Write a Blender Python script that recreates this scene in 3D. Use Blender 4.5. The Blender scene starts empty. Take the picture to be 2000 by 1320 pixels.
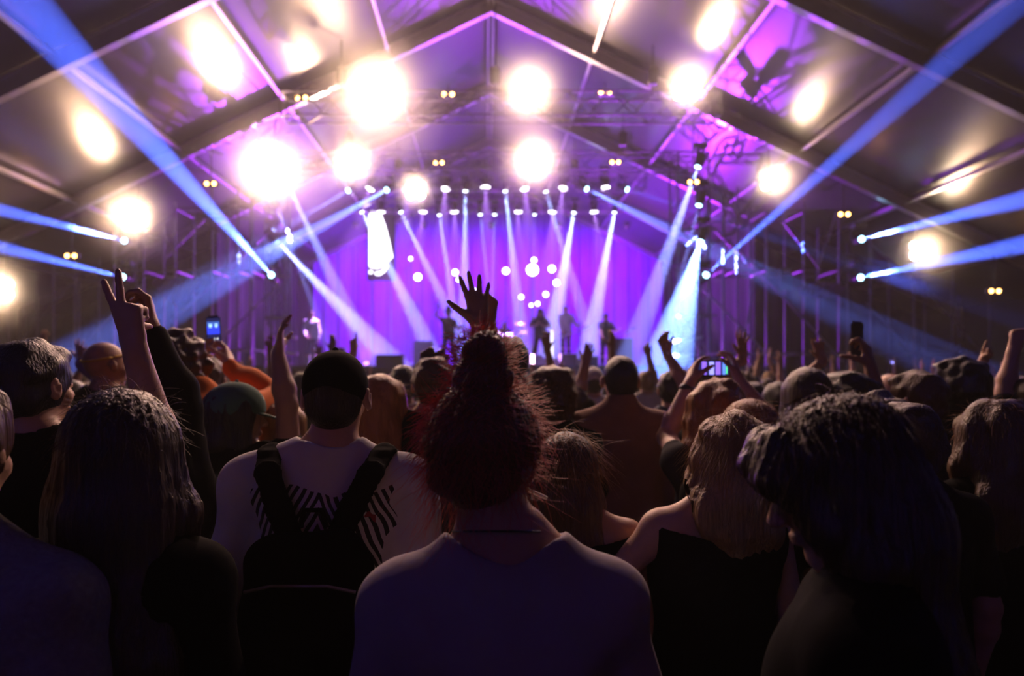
import bpy, bmesh, math, random
import numpy as np
from mathutils import Vector, Matrix, Quaternion

sc = bpy.context.scene
COL = sc.collection
PI = math.pi
R = math.radians
F = 1333.0          # focal length of the picture in pixels of the 2000 px frame
VX, VY = 950.0, 738.0   # where the tent's axis meets the horizon
EYE = 1.68

def P(px, py, D):
    """world point seen at pixel (px, py) on the plane D metres ahead of the camera"""
    return Vector(((px - VX) / F * D, D, EYE + (VY - py) / F * D))

# ---------------------------------------------------------------- camera
cam_data = bpy.data.cameras.new('camera')
cam = bpy.data.objects.new('camera', cam_data)
COL.objects.link(cam)
cam.location = (0, 0, EYE)
cam.rotation_euler = (PI / 2, 0, 0)
cam_data.sensor_width = 36
cam_data.lens = F / 2000 * 36
cam_data.shift_x = (1000 - VX) / 2000
cam_data.shift_y = (VY - 660) / 2000
cam_data.clip_start = 0.05
cam_data.clip_end = 200
cam_data.dof.use_dof = True
cam_data.dof.focus_distance = 1.5
cam_data.dof.aperture_fstop = 2.3
sc.camera = cam

# ---------------------------------------------------------------- world, exposure, sampling quality
w = bpy.data.worlds.new('night'); sc.world = w; w.use_nodes = True
w.node_tree.nodes['Background'].inputs[0].default_value = (0.02, 0.015, 0.04, 1)
w.node_tree.nodes['Background'].inputs[1].default_value = 0.0
sc.view_settings.view_transform = 'Standard'
sc.view_settings.look = 'None'
sc.view_settings.exposure = 0.75
sc.view_settings.gamma = 1.0
sc.view_settings.use_curve_mapping = False
cy = sc.cycles
cy.max_bounces = 3
cy.diffuse_bounces = 1
cy.glossy_bounces = 2
cy.transmission_bounces = 2
cy.transparent_max_bounces = 4
cy.volume_bounces = 0
cy.use_light_tree = True
cy.use_denoising = True
cy.denoiser = 'OPENIMAGEDENOISE'
cy.sample_clamp_indirect = 2.0
cy.sample_clamp_direct = 0
cy.caustics_reflective = False
cy.caustics_refractive = False
cy.use_adaptive_sampling = False

def spot_data(color, power, angle, blend=0.25, size=0.05):
    L = bpy.data.lights.new('lamp', 'SPOT')
    L.color = color; L.energy = power
    L.spot_size = angle; L.spot_blend = blend
    L.shadow_soft_size = size
    return L

def aim_quat(src, dst):
    return (Vector(dst) - Vector(src)).to_track_quat('-Z', 'Y')

# dim purple fill on the crowd's backs from an unseen spot behind the camera
wash = bpy.data.objects.new('mixing_desk_wash', spot_data((0.8, 0.10, 0.8), 60, R(60), 0.8, 0.5))
COL.objects.link(wash)
wash.location = (-1.5, -9.0, 5.2)
wash.rotation_mode = 'QUATERNION'
wash.rotation_quaternion = aim_quat(wash.location, (0, 3, 1.2))

# ---------------------------------------------------------------- materials
MATS = {}
def mat(name, color, rough=0.6, metal=0.0, emit=None, strength=0.0, noise=None, bump=None, spec=0.5, sheen=0.0, coat=0.0):
    """procedural principled material; noise = (scale, amount) varies the colour, bump = (scale, strength)"""
    if name in MATS: return MATS[name]
    m = bpy.data.materials.new(name); m.use_nodes = True
    nt = m.node_tree; b = nt.nodes['Principled BSDF']
    b.inputs['Base Color'].default_value = (*color, 1)
    b.inputs['Roughness'].default_value = rough
    b.inputs['Metallic'].default_value = metal
    b.inputs['Specular IOR Level'].default_value = spec
    if sheen: b.inputs['Sheen Weight'].default_value = sheen
    if coat: b.inputs['Coat Weight'].default_value = coat
    if emit:
        b.inputs['Emission Color'].default_value = (*emit, 1)
        b.inputs['Emission Strength'].default_value = strength
    if noise or bump:
        tc = nt.nodes.new('ShaderNodeTexCoord')
    if noise:
        n = nt.nodes.new('ShaderNodeTexNoise'); n.inputs['Scale'].default_value = noise[0]; n.inputs['Detail'].default_value = 4
        mx = nt.nodes.new('ShaderNodeMix'); mx.data_type = 'RGBA'
        mx.inputs[6].default_value = (*[c * (1 - noise[1]) for c in color], 1)
        mx.inputs[7].default_value = (*[min(1, c * (1 + noise[1])) for c in color], 1)
        nt.links.new(tc.outputs['Object'], n.inputs['Vector'])
        nt.links.new(n.outputs['Fac'], mx.inputs[0]); nt.links.new(mx.outputs[2], b.inputs['Base Color'])
    if bump:
        n2 = nt.nodes.new('ShaderNodeTexNoise'); n2.inputs['Scale'].default_value = bump[0]; n2.inputs['Detail'].default_value = 3
        bp = nt.nodes.new('ShaderNodeBump'); bp.inputs['Strength'].default_value = bump[1]; bp.inputs['Distance'].default_value = 0.02
        nt.links.new(tc.outputs['Object'], n2.inputs['Vector'])
        nt.links.new(n2.outputs['Fac'], bp.inputs['Height']); nt.links.new(bp.outputs['Normal'], b.inputs['Normal'])
    MATS[name] = m
    return m

def glow(name, color, strength):
    """a lamp's own luminous face"""
    if name in MATS: return MATS[name]
    m = bpy.data.materials.new(name); m.use_nodes = True
    nt = m.node_tree; nt.nodes.clear()
    e = nt.nodes.new('ShaderNodeEmission'); o = nt.nodes.new('ShaderNodeOutputMaterial')
    e.inputs[0].default_value = (*color, 1); e.inputs[1].default_value = strength
    nt.links.new(e.outputs[0], o.inputs[0])
    m.cycles.emission_sampling = 'NONE'      # the lamp inside the fixture lights the place
    MATS[name] = m
    return m

# ---------------------------------------------------------------- object helpers
def props(o, label=None, cat=None, group=None, kind=None):
    if label: o['label'] = label
    if cat: o['category'] = cat
    if group: o['group'] = group
    if kind: o['kind'] = kind
    return o

def empty(name, loc, label, cat, group=None):
    o = bpy.data.objects.new(name, None); COL.objects.link(o)
    o.location = loc; o.empty_display_size = 0.1
    return props(o, label, cat, group)

def link_mesh(name, me, m, parent=None, smooth=False, loc=None):
    if m is not None and not len(me.materials):
        for x in (m if isinstance(m, (list, tuple)) else [m]): me.materials.append(x)
    o = bpy.data.objects.new(name, me); COL.objects.link(o)
    if smooth: me.polygons.foreach_set('use_smooth', [True] * len(me.polygons))
    if parent is not None: o.parent = parent
    if loc is not None: o.location = loc
    return o

def copy_tree(o, parent=None):
    c = o.copy(); COL.objects.link(c)
    c.parent = parent
    for ch in list(o.children): copy_tree(ch, c)
    return c

class MB:
    """collects verts and faces of one part"""
    def __init__(s): s.v = []; s.f = []; s.mi = []
    def add(s, v, f, mi=0):
        n = len(s.v); s.v.extend([tuple(x) for x in v]); s.f.extend([tuple(i + n for i in q) for q in f]); s.mi.extend([mi] * len(f))
    def box(s, c, d, rot=None, mi=0):
        c = Vector(c); h = Vector(d) / 2
        vs = []
        for z in (-1, 1):
            for y in (-1, 1):
                for x in (-1, 1):
                    q = Vector((x * h.x, y * h.y, z * h.z))
                    if rot is not None: q = rot @ q
                    vs.append(c + q)
        s.add(vs, [(0, 2, 3, 1), (4, 5, 7, 6), (0, 1, 5, 4), (2, 6, 7, 3), (0, 4, 6, 2), (1, 3, 7, 5)], mi)
    def rings(s, rings, cap=True, mi=0):
        n = len(rings[0]); vs = [p for r in rings for p in r]; fs = []
        for i in range(len(rings) - 1):
            for k in range(n):
                a = i * n + k; b = i * n + (k + 1) % n
                fs.append((a, b, b + n, a + n))
        if cap:
            fs.append(tuple(range(n - 1, -1, -1))); m0 = (len(rings) - 1) * n
            fs.append(tuple(range(m0, m0 + n)))
        s.add(vs, fs, mi)
    def tube(s, pts, r, n=6, mi=0, cap=True):
        pts = [Vector(p) for p in pts]; rr = r if isinstance(r, (list, tuple)) else [r] * len(pts)
        rings = []; t0 = (pts[1] - pts[0]).normalized()
        up = Vector((0, 0, 1)) if abs(t0.z) < 0.9 else Vector((1, 0, 0))
        a = t0.cross(up).normalized()
        for i, p in enumerate(pts):
            t = (pts[min(i + 1, len(pts) - 1)] - pts[max(i - 1, 0)])
            if t.length < 1e-9: t = t0
            t.normalize()
            a = (a - t * a.dot(t))
            if a.length < 1e-6: a = t.orthogonal()
            a.normalize(); b = t.cross(a)
            rings.append([p + (a * math.cos(2 * PI * k / n) + b * math.sin(2 * PI * k / n)) * rr[i] for k in range(n)])
        s.rings(rings, cap, mi)
    def lathe(s, prof, n=16, M=None, mi=0, cap=True):
        """prof: (radius, z) list about +Z; M maps to place"""
        rings = []
        for r, z in prof:
            ring = [Vector((r * math.cos(2 * PI * k / n), r * math.sin(2 * PI * k / n), z)) for k in range(n)]
            if M is not None: ring = [M @ p for p in ring]
            rings.append(ring)
        s.rings(rings, cap, mi)
    def mesh(s, name):
        me = bpy.data.meshes.new(name); me.from_pydata([tuple(v) for v in s.v], [], s.f)
        if any(s.mi): me.polygons.foreach_set('material_index', s.mi)
        bm = bmesh.new(); bm.from_mesh(me); bmesh.ops.recalc_face_normals(bm, faces=bm.faces); bm.to_mesh(me); bm.free()
        me.update(); return me
    def build(s, name, m, parent=None, smooth=False, loc=None):
        return link_mesh(name, s.mesh(name), m, parent, smooth, loc)

# ================================================================ THE TENT
TX = 0.12                   # the tent's axis
APEX, SLOPE, HALF = 11.30, 0.477, 15.4
def roof_z(x): return APEX - SLOPE * abs(x - TX)
Y0, Y1 = -9.0, 35.0
M_ROOF = mat('tent_fabric', (0.034, 0.031, 0.034), 0.30, noise=(0.35, 0.2), bump=(0.55, 0.5), spec=0.7)
M_WALL = mat('tent_wall_fabric', (0.035, 0.033, 0.038), 0.6, noise=(0.6, 0.25), bump=(1.0, 0.3))
M_ALU = mat('brushed_aluminium', (0.62, 0.60, 0.62), 0.32, 0.9, noise=(8, 0.12))
M_STEEL = mat('galvanised_steel', (0.20, 0.19, 0.21), 0.5, 0.5, noise=(5, 0.15))
M_BLACK = mat('black_housing', (0.02, 0.02, 0.022), 0.45, noise=(12, 0.2))
M_GROUND = mat('trodden_ground', (0.03, 0.028, 0.024), 0.85, noise=(2.5, 0.35), bump=(9, 0.4))

b = MB(); b.box((TX, 13, -0.1), (34, 46, 0.2)); props(b.build('floor', M_GROUND), kind='structure')
b = MB()   # roof: one folded sheet with thickness, gridded so that it can sag a little
def slope_sheet(b, sgn):
    nx, ny = 2, 2
    e = HALF
    for dz in (0,):
        vs = []
        for (x, y) in ((0, Y0), (e, Y0), (e, Y1), (0, Y1)):
            z = APEX + 0.03 - SLOPE * x
            vs.append((TX + sgn * x, y, z))
        for (x, y) in ((0, Y0), (e, Y0), (e, Y1), (0, Y1)):
            z = APEX + 0.07 - SLOPE * x
            vs.append((TX + sgn * x, y, z))
        b.add(vs, [(0, 1, 2, 3), (7, 6, 5, 4), (0, 4, 5, 1), (1, 5, 6, 2), (2, 6, 7, 3), (3, 7, 4, 0)])
slope_sheet(b, -1); slope_sheet(b, 1)
props(b.build('ceiling', M_ROOF), kind='structure')
zE = roof_z(TX + HALF)
for nm, sg in (('wall_left', -1), ('wall_right', 1)):
    b = MB(); b.box((TX + sg * (HALF + 0.05), 13, zE / 2), (0.08, Y1 - Y0, zE + 0.1)); props(b.build(nm, M_WALL), kind='structure')
for nm, y in (('wall_back', Y0), ('wall_stage', Y1)):
    b = MB(); pr = [(-HALF, 0), (HALF, 0), (HALF, zE), (0, APEX), (-HALF, zE)]
    b.rings([[(TX + x, y - 0.04, z) for x, z in pr], [(TX + x, y + 0.04, z) for x, z in pr]]); props(b.build(nm, M_WALL), kind='structure')

RAFT_Y = [7.3, 12.3, 17.3, 22.3, 27.3, 32.3]
words_r = {12.3: 'aluminium tent rafter nearest the camera, crossing both top corners',
           17.3: 'aluminium tent rafter forming the wide gable above the front truss',
           22.3: 'aluminium tent rafter behind the hanging trusses above the stage front',
           27.3: 'aluminium tent rafter deep over the stage, half lost in haze', 32.3: 'aluminium tent rafter furthest back, above the backcloth top'}
th = math.atan(SLOPE)
for y in RAFT_Y[1:]:
    b = MB()
    for sg in (-1, 1):
        L = HALF / math.cos(th)
        rot = Matrix.Rotation(sg * th, 3, 'Y')
        nrm = Vector((-sg * math.sin(th), 0, -math.cos(th)))        # into the room
        mid = Vector((TX + sg * HALF / 2, y, APEX - SLOPE * HALF / 2))
        b.box(mid + nrm * 0.17, (L, 0.05, 0.30), rot)                # web
        b.box(mid + nrm * 0.33, (L, 0.16, 0.035), rot)               # lower flange
        b.box(mid + nrm * 0.30, (L, 0.11, 0.02), rot)
        b.box(mid + nrm * 0.02, (L, 0.17, 0.03), rot)                # upper flange with keder rail
        b.box((TX + sg * (HALF - 0.1), y, zE / 2 - 0.05), (0.2, 0.14, zE))   # leg to the ground
    b.box((TX, y, APEX - 0.34), (0.5, 0.18, 0.05))
    o = b.build('tent_rafter', M_ALU)
    props(o, words_r.get(y, 'aluminium tent rafter further along the tent'), 'rafter', 'gabled rafters of the big tent')
off = [0, 2.6, 5.2, 7.8, 10.5, 13.2]
place = {0: 'along the ridge', 2.6: 'first down from the ridge', 5.2: 'second down from the ridge', 7.8: 'third down from the ridge', 10.5: 'fourth down from the ridge', 13.2: 'lowest, near the wall'}
for i in range(len(RAFT_Y) - 1):
    ya, yb = RAFT_Y[i], RAFT_Y[i + 1]
    bay = {0: 'nearest the camera', 1: 'before the gable rafter', 2: 'behind the gable rafter', 3: 'over the stage front', 4: 'over the stage rear'}[i]
    for d in off:
        for sg in ((-1, 1) if d else (1,)):
            x = TX + sg * d
            side = 'left roof slope' if sg < 0 else 'right roof slope'
            b = MB(); z = roof_z(x)
            if d == 0:
                for dx in (-0.07, 0.07): b.box((x + dx, (ya + yb) / 2, z - 0.16), (0.05, yb - ya - 0.06, 0.12))
            else:
                b.box((x, (ya + yb) / 2, z - 0.16), (0.07, yb - ya - 0.06, 0.13), Matrix.Rotation(sg * th, 3, 'Y'))
            for yy, s_ in ((ya, 1), (yb, -1)):
                b.box((x, yy + s_ * 0.06, z - 0.17), (0.13, 0.06, 0.17), Matrix.Rotation(sg * th if d else 0, 3, 'Y'))
            o = b.build('roof_purlin', M_ALU)
            lab = ('thin aluminium ridge bar ' + bay) if d == 0 else f'thin bar on the {side}, {place[d]}, {bay}'
            props(o, ' '.join(lab.split()[:16]), 'purlin', 'roof bars between the rafters')

# ================================================================ TRUSSES
def truss_mb(b, a, c, w=0.5, bay=0.5, r=0.025, up=Vector((0, 0, 1))):
    """square lattice truss between two points"""
    a, c = Vector(a), Vector(c); t = (c - a); L = t.length; t.normalize()
    s = t.cross(up)
    if s.length < 1e-4: s = Vector((1, 0, 0))
    s.normalize(); u = s.cross(t)
    cor = [s * sx * w / 2 + u * ux * w / 2 for sx, ux in ((-1, -1), (1, -1), (1, 1), (-1, 1))]
    for q in cor: b.tube([a + q, c + q], r, 6)
    n = max(2, round(L / bay))
    for i in range(n + 1):
        p = a + t * (L * i / n)
        if i in (0, n):
            for k in range(4): b.tube([p + cor[k], p + cor[(k + 1) % 4]], r * 0.8, 5)
    for i in range(n):
        p = a + t * (L * i / n); q = a + t * (L * (i + 1) / n)
        for k in range(4):
            k2 = (k + 1) % 4
            if (i + k) % 2: b.tube([p + cor[k], q + cor[k2]], r * 0.6, 4, cap=False)
            else: b.tube([p + cor[k2], q + cor[k]], r * 0.6, 4, cap=False)

def truss(a, c, label, w=0.5, group=None, cables=()):
    root_loc = (Vector(a) + Vector(c)) / 2
    b = MB(); truss_mb(b, a, c, w)
    me = b.mesh('lattice_truss'); me.transform(Matrix.Translation(-root_loc))
    o = link_mesh('lattice_truss', me, M_STEEL, loc=root_loc); props(o, label, 'truss', group)
    for x in cables:
        k = MB(); k.tube([(x - root_loc.x, 0, w / 2), (x - root_loc.x, 0, roof_z(x) - root_loc.z - 0.02)], 0.018, 6)
        k.lathe([(0.10, 0.0), (0.13, 0.05), (0.13, 0.35), (0.07, 0.42)], 10, Matrix.Translation((x - root_loc.x, 0, w / 2 + 0.25)))
        k.build('chain_hoist', M_BLACK, o)
    return o
GT = 'trusses hanging over the stage front'
truss((-4.75, 16.0, 8.02), (5.4, 16.0, 8.02), 'lattice truss hanging nearest, carrying the highest row of warm blinders', 0.55, GT, (-3.4, 0.2, 3.9))
truss((-6.2, 20.0, 7.98), (6.2, 20.0, 7.98), 'lattice truss behind it, carrying the lower warm blinders', 0.5, GT, (-4, 4))
truss((-5.0, 23.2, 8.25), (5.4, 23.2, 8.25), 'lattice truss over the stage with the upper row of white wash lights', 0.4, GT, (-3, 3))
truss((-5.2, 27.0, 8.45), (5.4, 27.0, 8.45), 'lattice truss at the stage rear with the lower row of wash lights', 0.4, GT, (-3, 3))

# ================================================================ LAMPS
def place_head(root, src, dst):
    pass

HEAD_PROTO = {}
def moving_head(src, dst, label, color, power, ang, group, glowname, gcol, gstr, size=1.0, lens_r=None, floor=False, blend=0.25, lit=True):
    """a moving head lamp: yoke on a base, tilting head, round glowing lens and the light inside"""
    src, dst = Vector(src), Vector(dst); d = (dst - src).normalized()
    s = size
    root = empty('moving_head_light', src, label, 'stage light', group)
    up = -1 if floor else 1
    q = d.to_track_quat('Z', 'Y')
    M = q.to_matrix().to_4x4()
    lr = lens_r or 0.075 * s
    b = MB(); b.lathe([(0.05 * s, -0.42 * s), (0.12 * s, -0.38 * s), (0.13 * s, -0.15 * s), (0.115 * s, -0.02 * s), (lr * 1.15, 0.0)], 14, M)
    for k in range(5): b.lathe([(0.135 * s, (-0.36 + k * 0.04) * s), (0.135 * s, (-0.345 + k * 0.04) * s)], 14, M)
    b.build('head', M_BLACK, root)
    cpos = M @ Vector((0, 0, -0.2 * s))
    ax = d.cross(Vector((0, 0, 1)));
    if ax.length < 0.05: ax = Vector((1, 0, 0))
    ax.z = 0; ax.normalize()
    b = MB(); top = cpos + Vector((0, 0, up * 0.30 * s))
    for sg in (-1, 1):
        b.tube([cpos + ax * sg * 0.13 * s, cpos + ax * sg * 0.19 * s, cpos + ax * sg * 0.19 * s + Vector((0, 0, up * 0.18 * s)), top + ax * sg * 0.12 * s], 0.03 * s, 6)
    b.tube([top - ax * 0.14 * s, top + ax * 0.14 * s], 0.035 * s, 6)
    b.build('yoke', M_BLACK, root)
    b = MB(); b.box(top + Vector((0, 0, up * 0.09 * s)), (0.36 * s, 0.26 * s, 0.12 * s))
    if not floor:
        for sg in (-1, 1): b.tube([top + Vector((sg * 0.1, 0, 0.1 * s)), top + Vector((sg * 0.1, 0, 0.24 * s))], 0.02, 6)
    b.build('base', M_BLACK, root)
    b = MB(); b.lathe([(lr, 0.0), (lr, 0.006), (lr * 0.85, 0.012), (lr * 0.4, 0.02)], 18, M)
    b.build('lens', glow(glowname, gcol, gstr), root)
    if lit:
        lo = bpy.data.objects.new('lamp', spot_data(color, power, ang, blend, 0.02)); COL.objects.link(lo)
        lo.parent = root; lo.location = d * 0.035
        lo.rotation_mode = 'QUATERNION'; lo.rotation_quaternion = d.to_track_quat('-Z', 'Y')
    return root

BLUE = (0.07, 0.14, 1.0); ICE = (0.22, 0.27, 1.0)
BP = 150.0
GB = 'narrow blue beam lights'
def blue(px, py, D, ex, ey, ED, power, deg, label, col=BLUE, floor=False, size=1.0, lens_r=0.075, blend=0.25):
    s = P(px, py, D); e = P(ex, ey, ED)
    return moving_head(s, e, label, col, power * BP, R(deg), None, 'blue_lens', (0.35, 0.75, 1.0), 9.0, size, lens_r, floor, blend)
# left side
blue(530, 537, 19.3, 40, 0, 8.5, 15000, 3.6, 'beam light on the left tower throwing a long blue beam up to the corner')
blue(243, 470, 18.9, -150, 372, 12, 8000, 3.2, 'upper of two blue beam lights far left, sweeping off the left edge')
blue(240, 541, 18.9, -150, 446, 12, 8000, 3.2, 'lower of two blue beam lights far left, behind the peace sign hand')
blue(680, 372, 22.6, 560, 442, 20.5, 2000, 5.0, 'short blue beam light under the truss, pointing down left', ICE)
blue(755, 371, 22.6, 300, 622, 15, 6000, 5.2, 'blue beam light under the truss crossing down left over the tower', (0.12, 0.20, 1.0))
blue(540, 403, 19.3, 660, 700, 24, 6000, 6.5, 'upper beam light on the left tower pointing down at the stage', ICE)
blue(541, 471, 19.3, 800, 740, 22.5, 14000, 9.0, 'middle beam light on the left tower spreading across the stage left', ICE)
blue(563, 362, 19.3, 745, 745, 24, 9000, 7.5, 'beam light beneath the left warm blinder pointing down right', ICE)
# right side
blue(1146, 369, 22.6, 1640, 612, 17, 5500, 5.4, 'blue beam light under the truss shooting right behind the right tower', (0.13, 0.20, 1.0))
blue(1225, 370, 22.6, 1560, 478, 19, 1600, 3.4, 'small blue beam light at the right end of the stage truss')
blue(1363, 326, 18.8, 1285, 545, 18.5, 6000, 8.0, 'topmost beam light on the right tower pointing down', ICE)
blue(1365, 401, 18.8, 1325, 560, 18.5, 2500, 4.0, 'second beam light on the right tower pointing down', ICE)
blue(1368, 471, 18.8, 1300, 720, 18.4, 6500, 24.0, 'bright wide beam light on the right tower flooding the stage corner', (0.13, 0.24, 1.0), lens_r=0.09)
blue(1379, 537, 18.8, 1800, 165, 11, 10000, 2.8, 'beam light on the right tower throwing a blue beam up right')
blue(1683, 467, 18.8, 2150, 352, 10, 10000, 2.8, 'upper of two blue beam lights on the far right scaffold')
blue(1681, 542, 18.8, 2150, 447, 10, 10000, 2.8, 'lower of two blue beam lights on the far right scaffold')
# slim white blue beams inside the stage
for (px, py, D, ex, ey, pw, dg, lab) in (
    (707, 414, 26.8, 872, 745, 7000, 7.5, 'slim beam light at the left end of the rear truss, pointing down right'),
    (783, 414, 26.8, 868, 590, 4500, 7.0, 'slim beam light of the rear truss, second from its left end'),
    (858, 420, 26.8, 884, 590, 3600, 6.5, 'slim beam light of the rear truss beside the third wash light'),
    (909, 373, 23.0, 907, 560, 5000, 7.0, 'slim beam light pointing straight down left of the truss middle'),
    (938, 419, 26.8, 958, 600, 2600, 4.0, 'slim beam light left of the pair at the middle of the rear truss'),
    (966, 419, 26.8, 962, 560, 2200, 4.0, 'slim beam light right of the pair at the middle of the rear truss'),
    (987, 373, 23.0, 1010, 580, 5000, 7.0, 'slim beam light pointing down right of the truss middle'),
    (1044, 419, 26.8, 1043, 520, 700, 4.0, 'faint beam light over the drum kit'),
    (1066, 374, 23.0, 1110, 520, 3600, 6.5, 'slim beam light slanting to the drum kit from the left'),
    (1121, 415, 26.0, 1090, 590, 6500, 10.5, 'wide pale beam light slanting down left over the drum kit'),
    (1200, 415, 26.0, 1140, 730, 6500, 9.5, 'wide pale beam light slanting down left over the bass player')):
    moving_head(P(px, py, D), P(ex, ey, D + 0.3), lab, (0.34, 0.46, 1.0), pw * 1.1 * BP, R(dg), None, 'ice_lens', (0.75, 0.92, 1.0), 9.0, 0.8, 0.07)

# lavender wash lights: two rows
GW = 'round lavender wash lights in two rows'
WASH = (0.50, 0.22, 1.0)
rows = [(722, 369, 23.1, 640), (797, 372, 23.1, 780), (870, 369, 23.1, 850), (948, 366, 23.1, 960), (1025, 369, 23.1, 1050), (1100, 368, 23.1, 1045), (1182, 367, 23.1, 1210),
        (745, 413, 27.0, 770), (826, 413, 27.0, 800), (887, 413, 27.0, 905), (1012, 413, 27.0, 1012), (1079, 413, 27.0, 1060), (1161, 413, 27.0, 1190)]
nth = ['first', 'second', 'third', 'fourth', 'fifth', 'sixth', 'seventh']
for i, (px, py, D, ex) in enumerate(rows):
    up_row = D < 25
    k = i if up_row else i - 7
    lab = f'round lavender wash light, {nth[k]} from the left in the {"upper" if up_row else "lower"} row'
    s = P(px, py, D); e = P(ex, 720, D + 1.0) - Vector((0, 1.9, 0))
    moving_head(s, e, lab, WASH, 30000, R(26), GW, 'wash_lens', (1.0, 0.92, 1.0), 6.0, 1.1, 0.15, blend=0.8)

# ------------------------------------------------------------ warm blinders
WARM = (1.0, 0.57, 0.34)
def blinder(px, py, D, power, label, r=0.11, gs=60.0):
    c = P(px, py, D); hang_up = 17 < D < 18
    root = empty('blinder_light', c, label, 'stage light', 'warm blinder lamps')
    b = MB(); s = r / 0.11
    b.box((0, 0.10, 0), (0.50 * s, 0.16, 0.50 * s))
    for sx in (-1, 1):
        for sz in (-1, 1):
            b.lathe([(r, 0.0), (r * 1.08, 0.05), (r * 1.05, 0.05), (r * 0.9, 0.0)], 16, Matrix.Translation((sx * 0.125 * s, 0.02, sz * 0.125 * s)) @ Matrix.Rotation(PI / 2, 4, 'X'))
    b.build('housing', M_BLACK, root)
    b = MB(); b.tube([(-0.30 * s, 0.1, 0), (-0.30 * s, 0.1, 0.34 * s), (0.30 * s, 0.1, 0.34 * s), (0.30 * s, 0.1, 0)], 0.018, 6)
    hang = min(roof_z(c.x) + 0.01 - c.z, 2.4) if hang_up else 0.5
    b.tube([(0, 0.1, 0.34 * s), (0, 0.1, max(0.34 * s + 0.08, hang))], 0.022, 6)
    b.build('bracket', M_BLACK, root)
    for sx in (-1, 1):
        for sz in (-1, 1):
            b = MB(); b.lathe([(r * 0.98, 0.0), (r * 0.8, 0.015), (r * 0.3, 0.03)], 16, Matrix.Translation((sx * 0.125 * s, -0.0, sz * 0.125 * s)) @ Matrix.Rotation(PI / 2, 4, 'X'))
            b.build('bulb', glow('warm_bulb', (1.0, 0.78, 0.50), gs), root)
    L = bpy.data.lights.new('lamp', 'SPOT'); L.color = WARM; L.energy = power; L.spot_size = R(165); L.spot_blend = 0.6; L.shadow_soft_size = 0.20 * s
    lo = bpy.data.objects.new('lamp', L); COL.objects.link(lo); lo.parent = root; lo.location = (0, -0.30, 0)
    lo.rotation_mode = 'QUATERNION'; lo.rotation_quaternion = Vector((0, -1, -0.12)).to_track_quat('-Z', 'Y')
    return root
WP = 0.55
RIM_POWER = 1050
for a in ((740, 190, 15.9, 1500, 'largest warm blinder, glaring at the left of the nearest truss', 0.15),
          (1030, 186, 15.9, 900, 'warm blinder glaring near the middle of the nearest truss', 0.12),
          (1335, 176, 15.9, 600, 'warm blinder at the right end of the nearest truss', 0.11),
          (535, 342, 17.55, 1300, 'warm blinder glaring beside the top of the left tower', 0.15),
          (692, 322, 19.6, 900, 'warm blinder at the left of the second truss', 0.13),
          (1040, 320, 19.6, 900, 'warm blinder at the middle of the second truss', 0.13),
          (812, 372, 19.6, 700, 'warm blinder hanging low at the left end of the wash lights', 0.12),
          (268, 425, 17.55, 700, 'warm blinder under the left roof slope above the stage scaffold', 0.12),
          (8, 566, 17.55, 700, 'warm blinder at the left edge beside the tent wall', 0.12),
          (1504, 354, 17.55, 260, 'warm blinder under the right roof slope near the crooked truss end', 0.11),
          (1795, 490, 17.55, 210, 'warm blinder low on the right above the dark scaffold', 0.11)):
    blinder(a[0], a[1], a[2], a[3] * WP, a[4], a[5])

# unseen lamps added above the frame to rim the nearest heads and shoulders
for x, dx, lab in ((-2.6, 0.3, 'crowd light under the left roof slope above the picture'), (3.0, 0.6, 'crowd light under the right roof slope above the picture')):
    moving_head((x, 11.0, roof_z(x) - 1.35), (dx, 1.9, 1.2), lab, (1.0, 0.60, 0.50), RIM_POWER, R(52), 'crowd lights under the ridge', 'warm_bulb', (1.0, 0.78, 0.50), 60.0, 1.2, 0.12, blend=0.9)
    b = MB(); b.tube([(x, 11.0, roof_z(x) - 0.02), (x, 11.0, roof_z(x) - 0.60)], 0.03, 6)
    me = b.mesh('hanging_pole'); me.transform(Matrix.Translation((-x, -11.0, -(roof_z(x) - 1.35))))
    rt = [o for o in sc.objects if o.get('label') == lab][0]; link_mesh('hanging_pole', me, M_STEEL, rt)

# ------------------------------------------------------------ little amber pairs
def pair(px, py, D, label):
    c = P(px, py, D)
    root = empty('twin_lamp', c, label, 'lamp', 'small twin amber lamps')
    b = MB(); b.box((0, 0.07, 0), (0.40, 0.08, 0.14)); b.tube([(0, 0.07, 0.06), (0, 0.07, (max(0.25, roof_z(c.x) + 0.01 - c.z) if 17 < D < 19 else 0.25))], 0.015, 6); b.build('housing', M_BLACK, root)
    for sx in (-1, 1):
        b = MB(); b.lathe([(0.045, 0.0), (0.04, 0.02), (0.02, 0.035)], 12, Matrix.Translation((sx * 0.095, 0.03, 0)) @ Matrix.Rotation(PI / 2, 4, 'X'))
        b.build('bulb', glow('amber_bulb', (1.0, 0.42, 0.10), 16.0), root)
for (px, py, D, lab) in ((588, 190, 16, 'small twin amber lamp at the left tip of the nearest truss'), (875, 183, 16, 'small twin amber lamp left of the middle of the nearest truss'),
                         (1182, 179, 16, 'small twin amber lamp on the nearest truss, right of its middle'), (857, 317, 20, 'small twin amber lamp on the second truss, left of its middle blinder'),
                         (1202, 316, 20, 'small twin amber lamp at the right of the second truss'), (410, 358, 17.4, 'small twin amber lamp under the left roof slope'),
                         (1355, 355, 18.5, 'small twin amber lamp before the right tower'), (1650, 418, 17.4, 'small twin amber lamp under the right roof slope'),
                         (137, 499, 17.4, 'small twin amber lamp above the bald head at left'), (1945, 568, 17.4, 'small twin amber lamp low by the right tent wall')):
    pair(px, py, D, lab)

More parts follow.
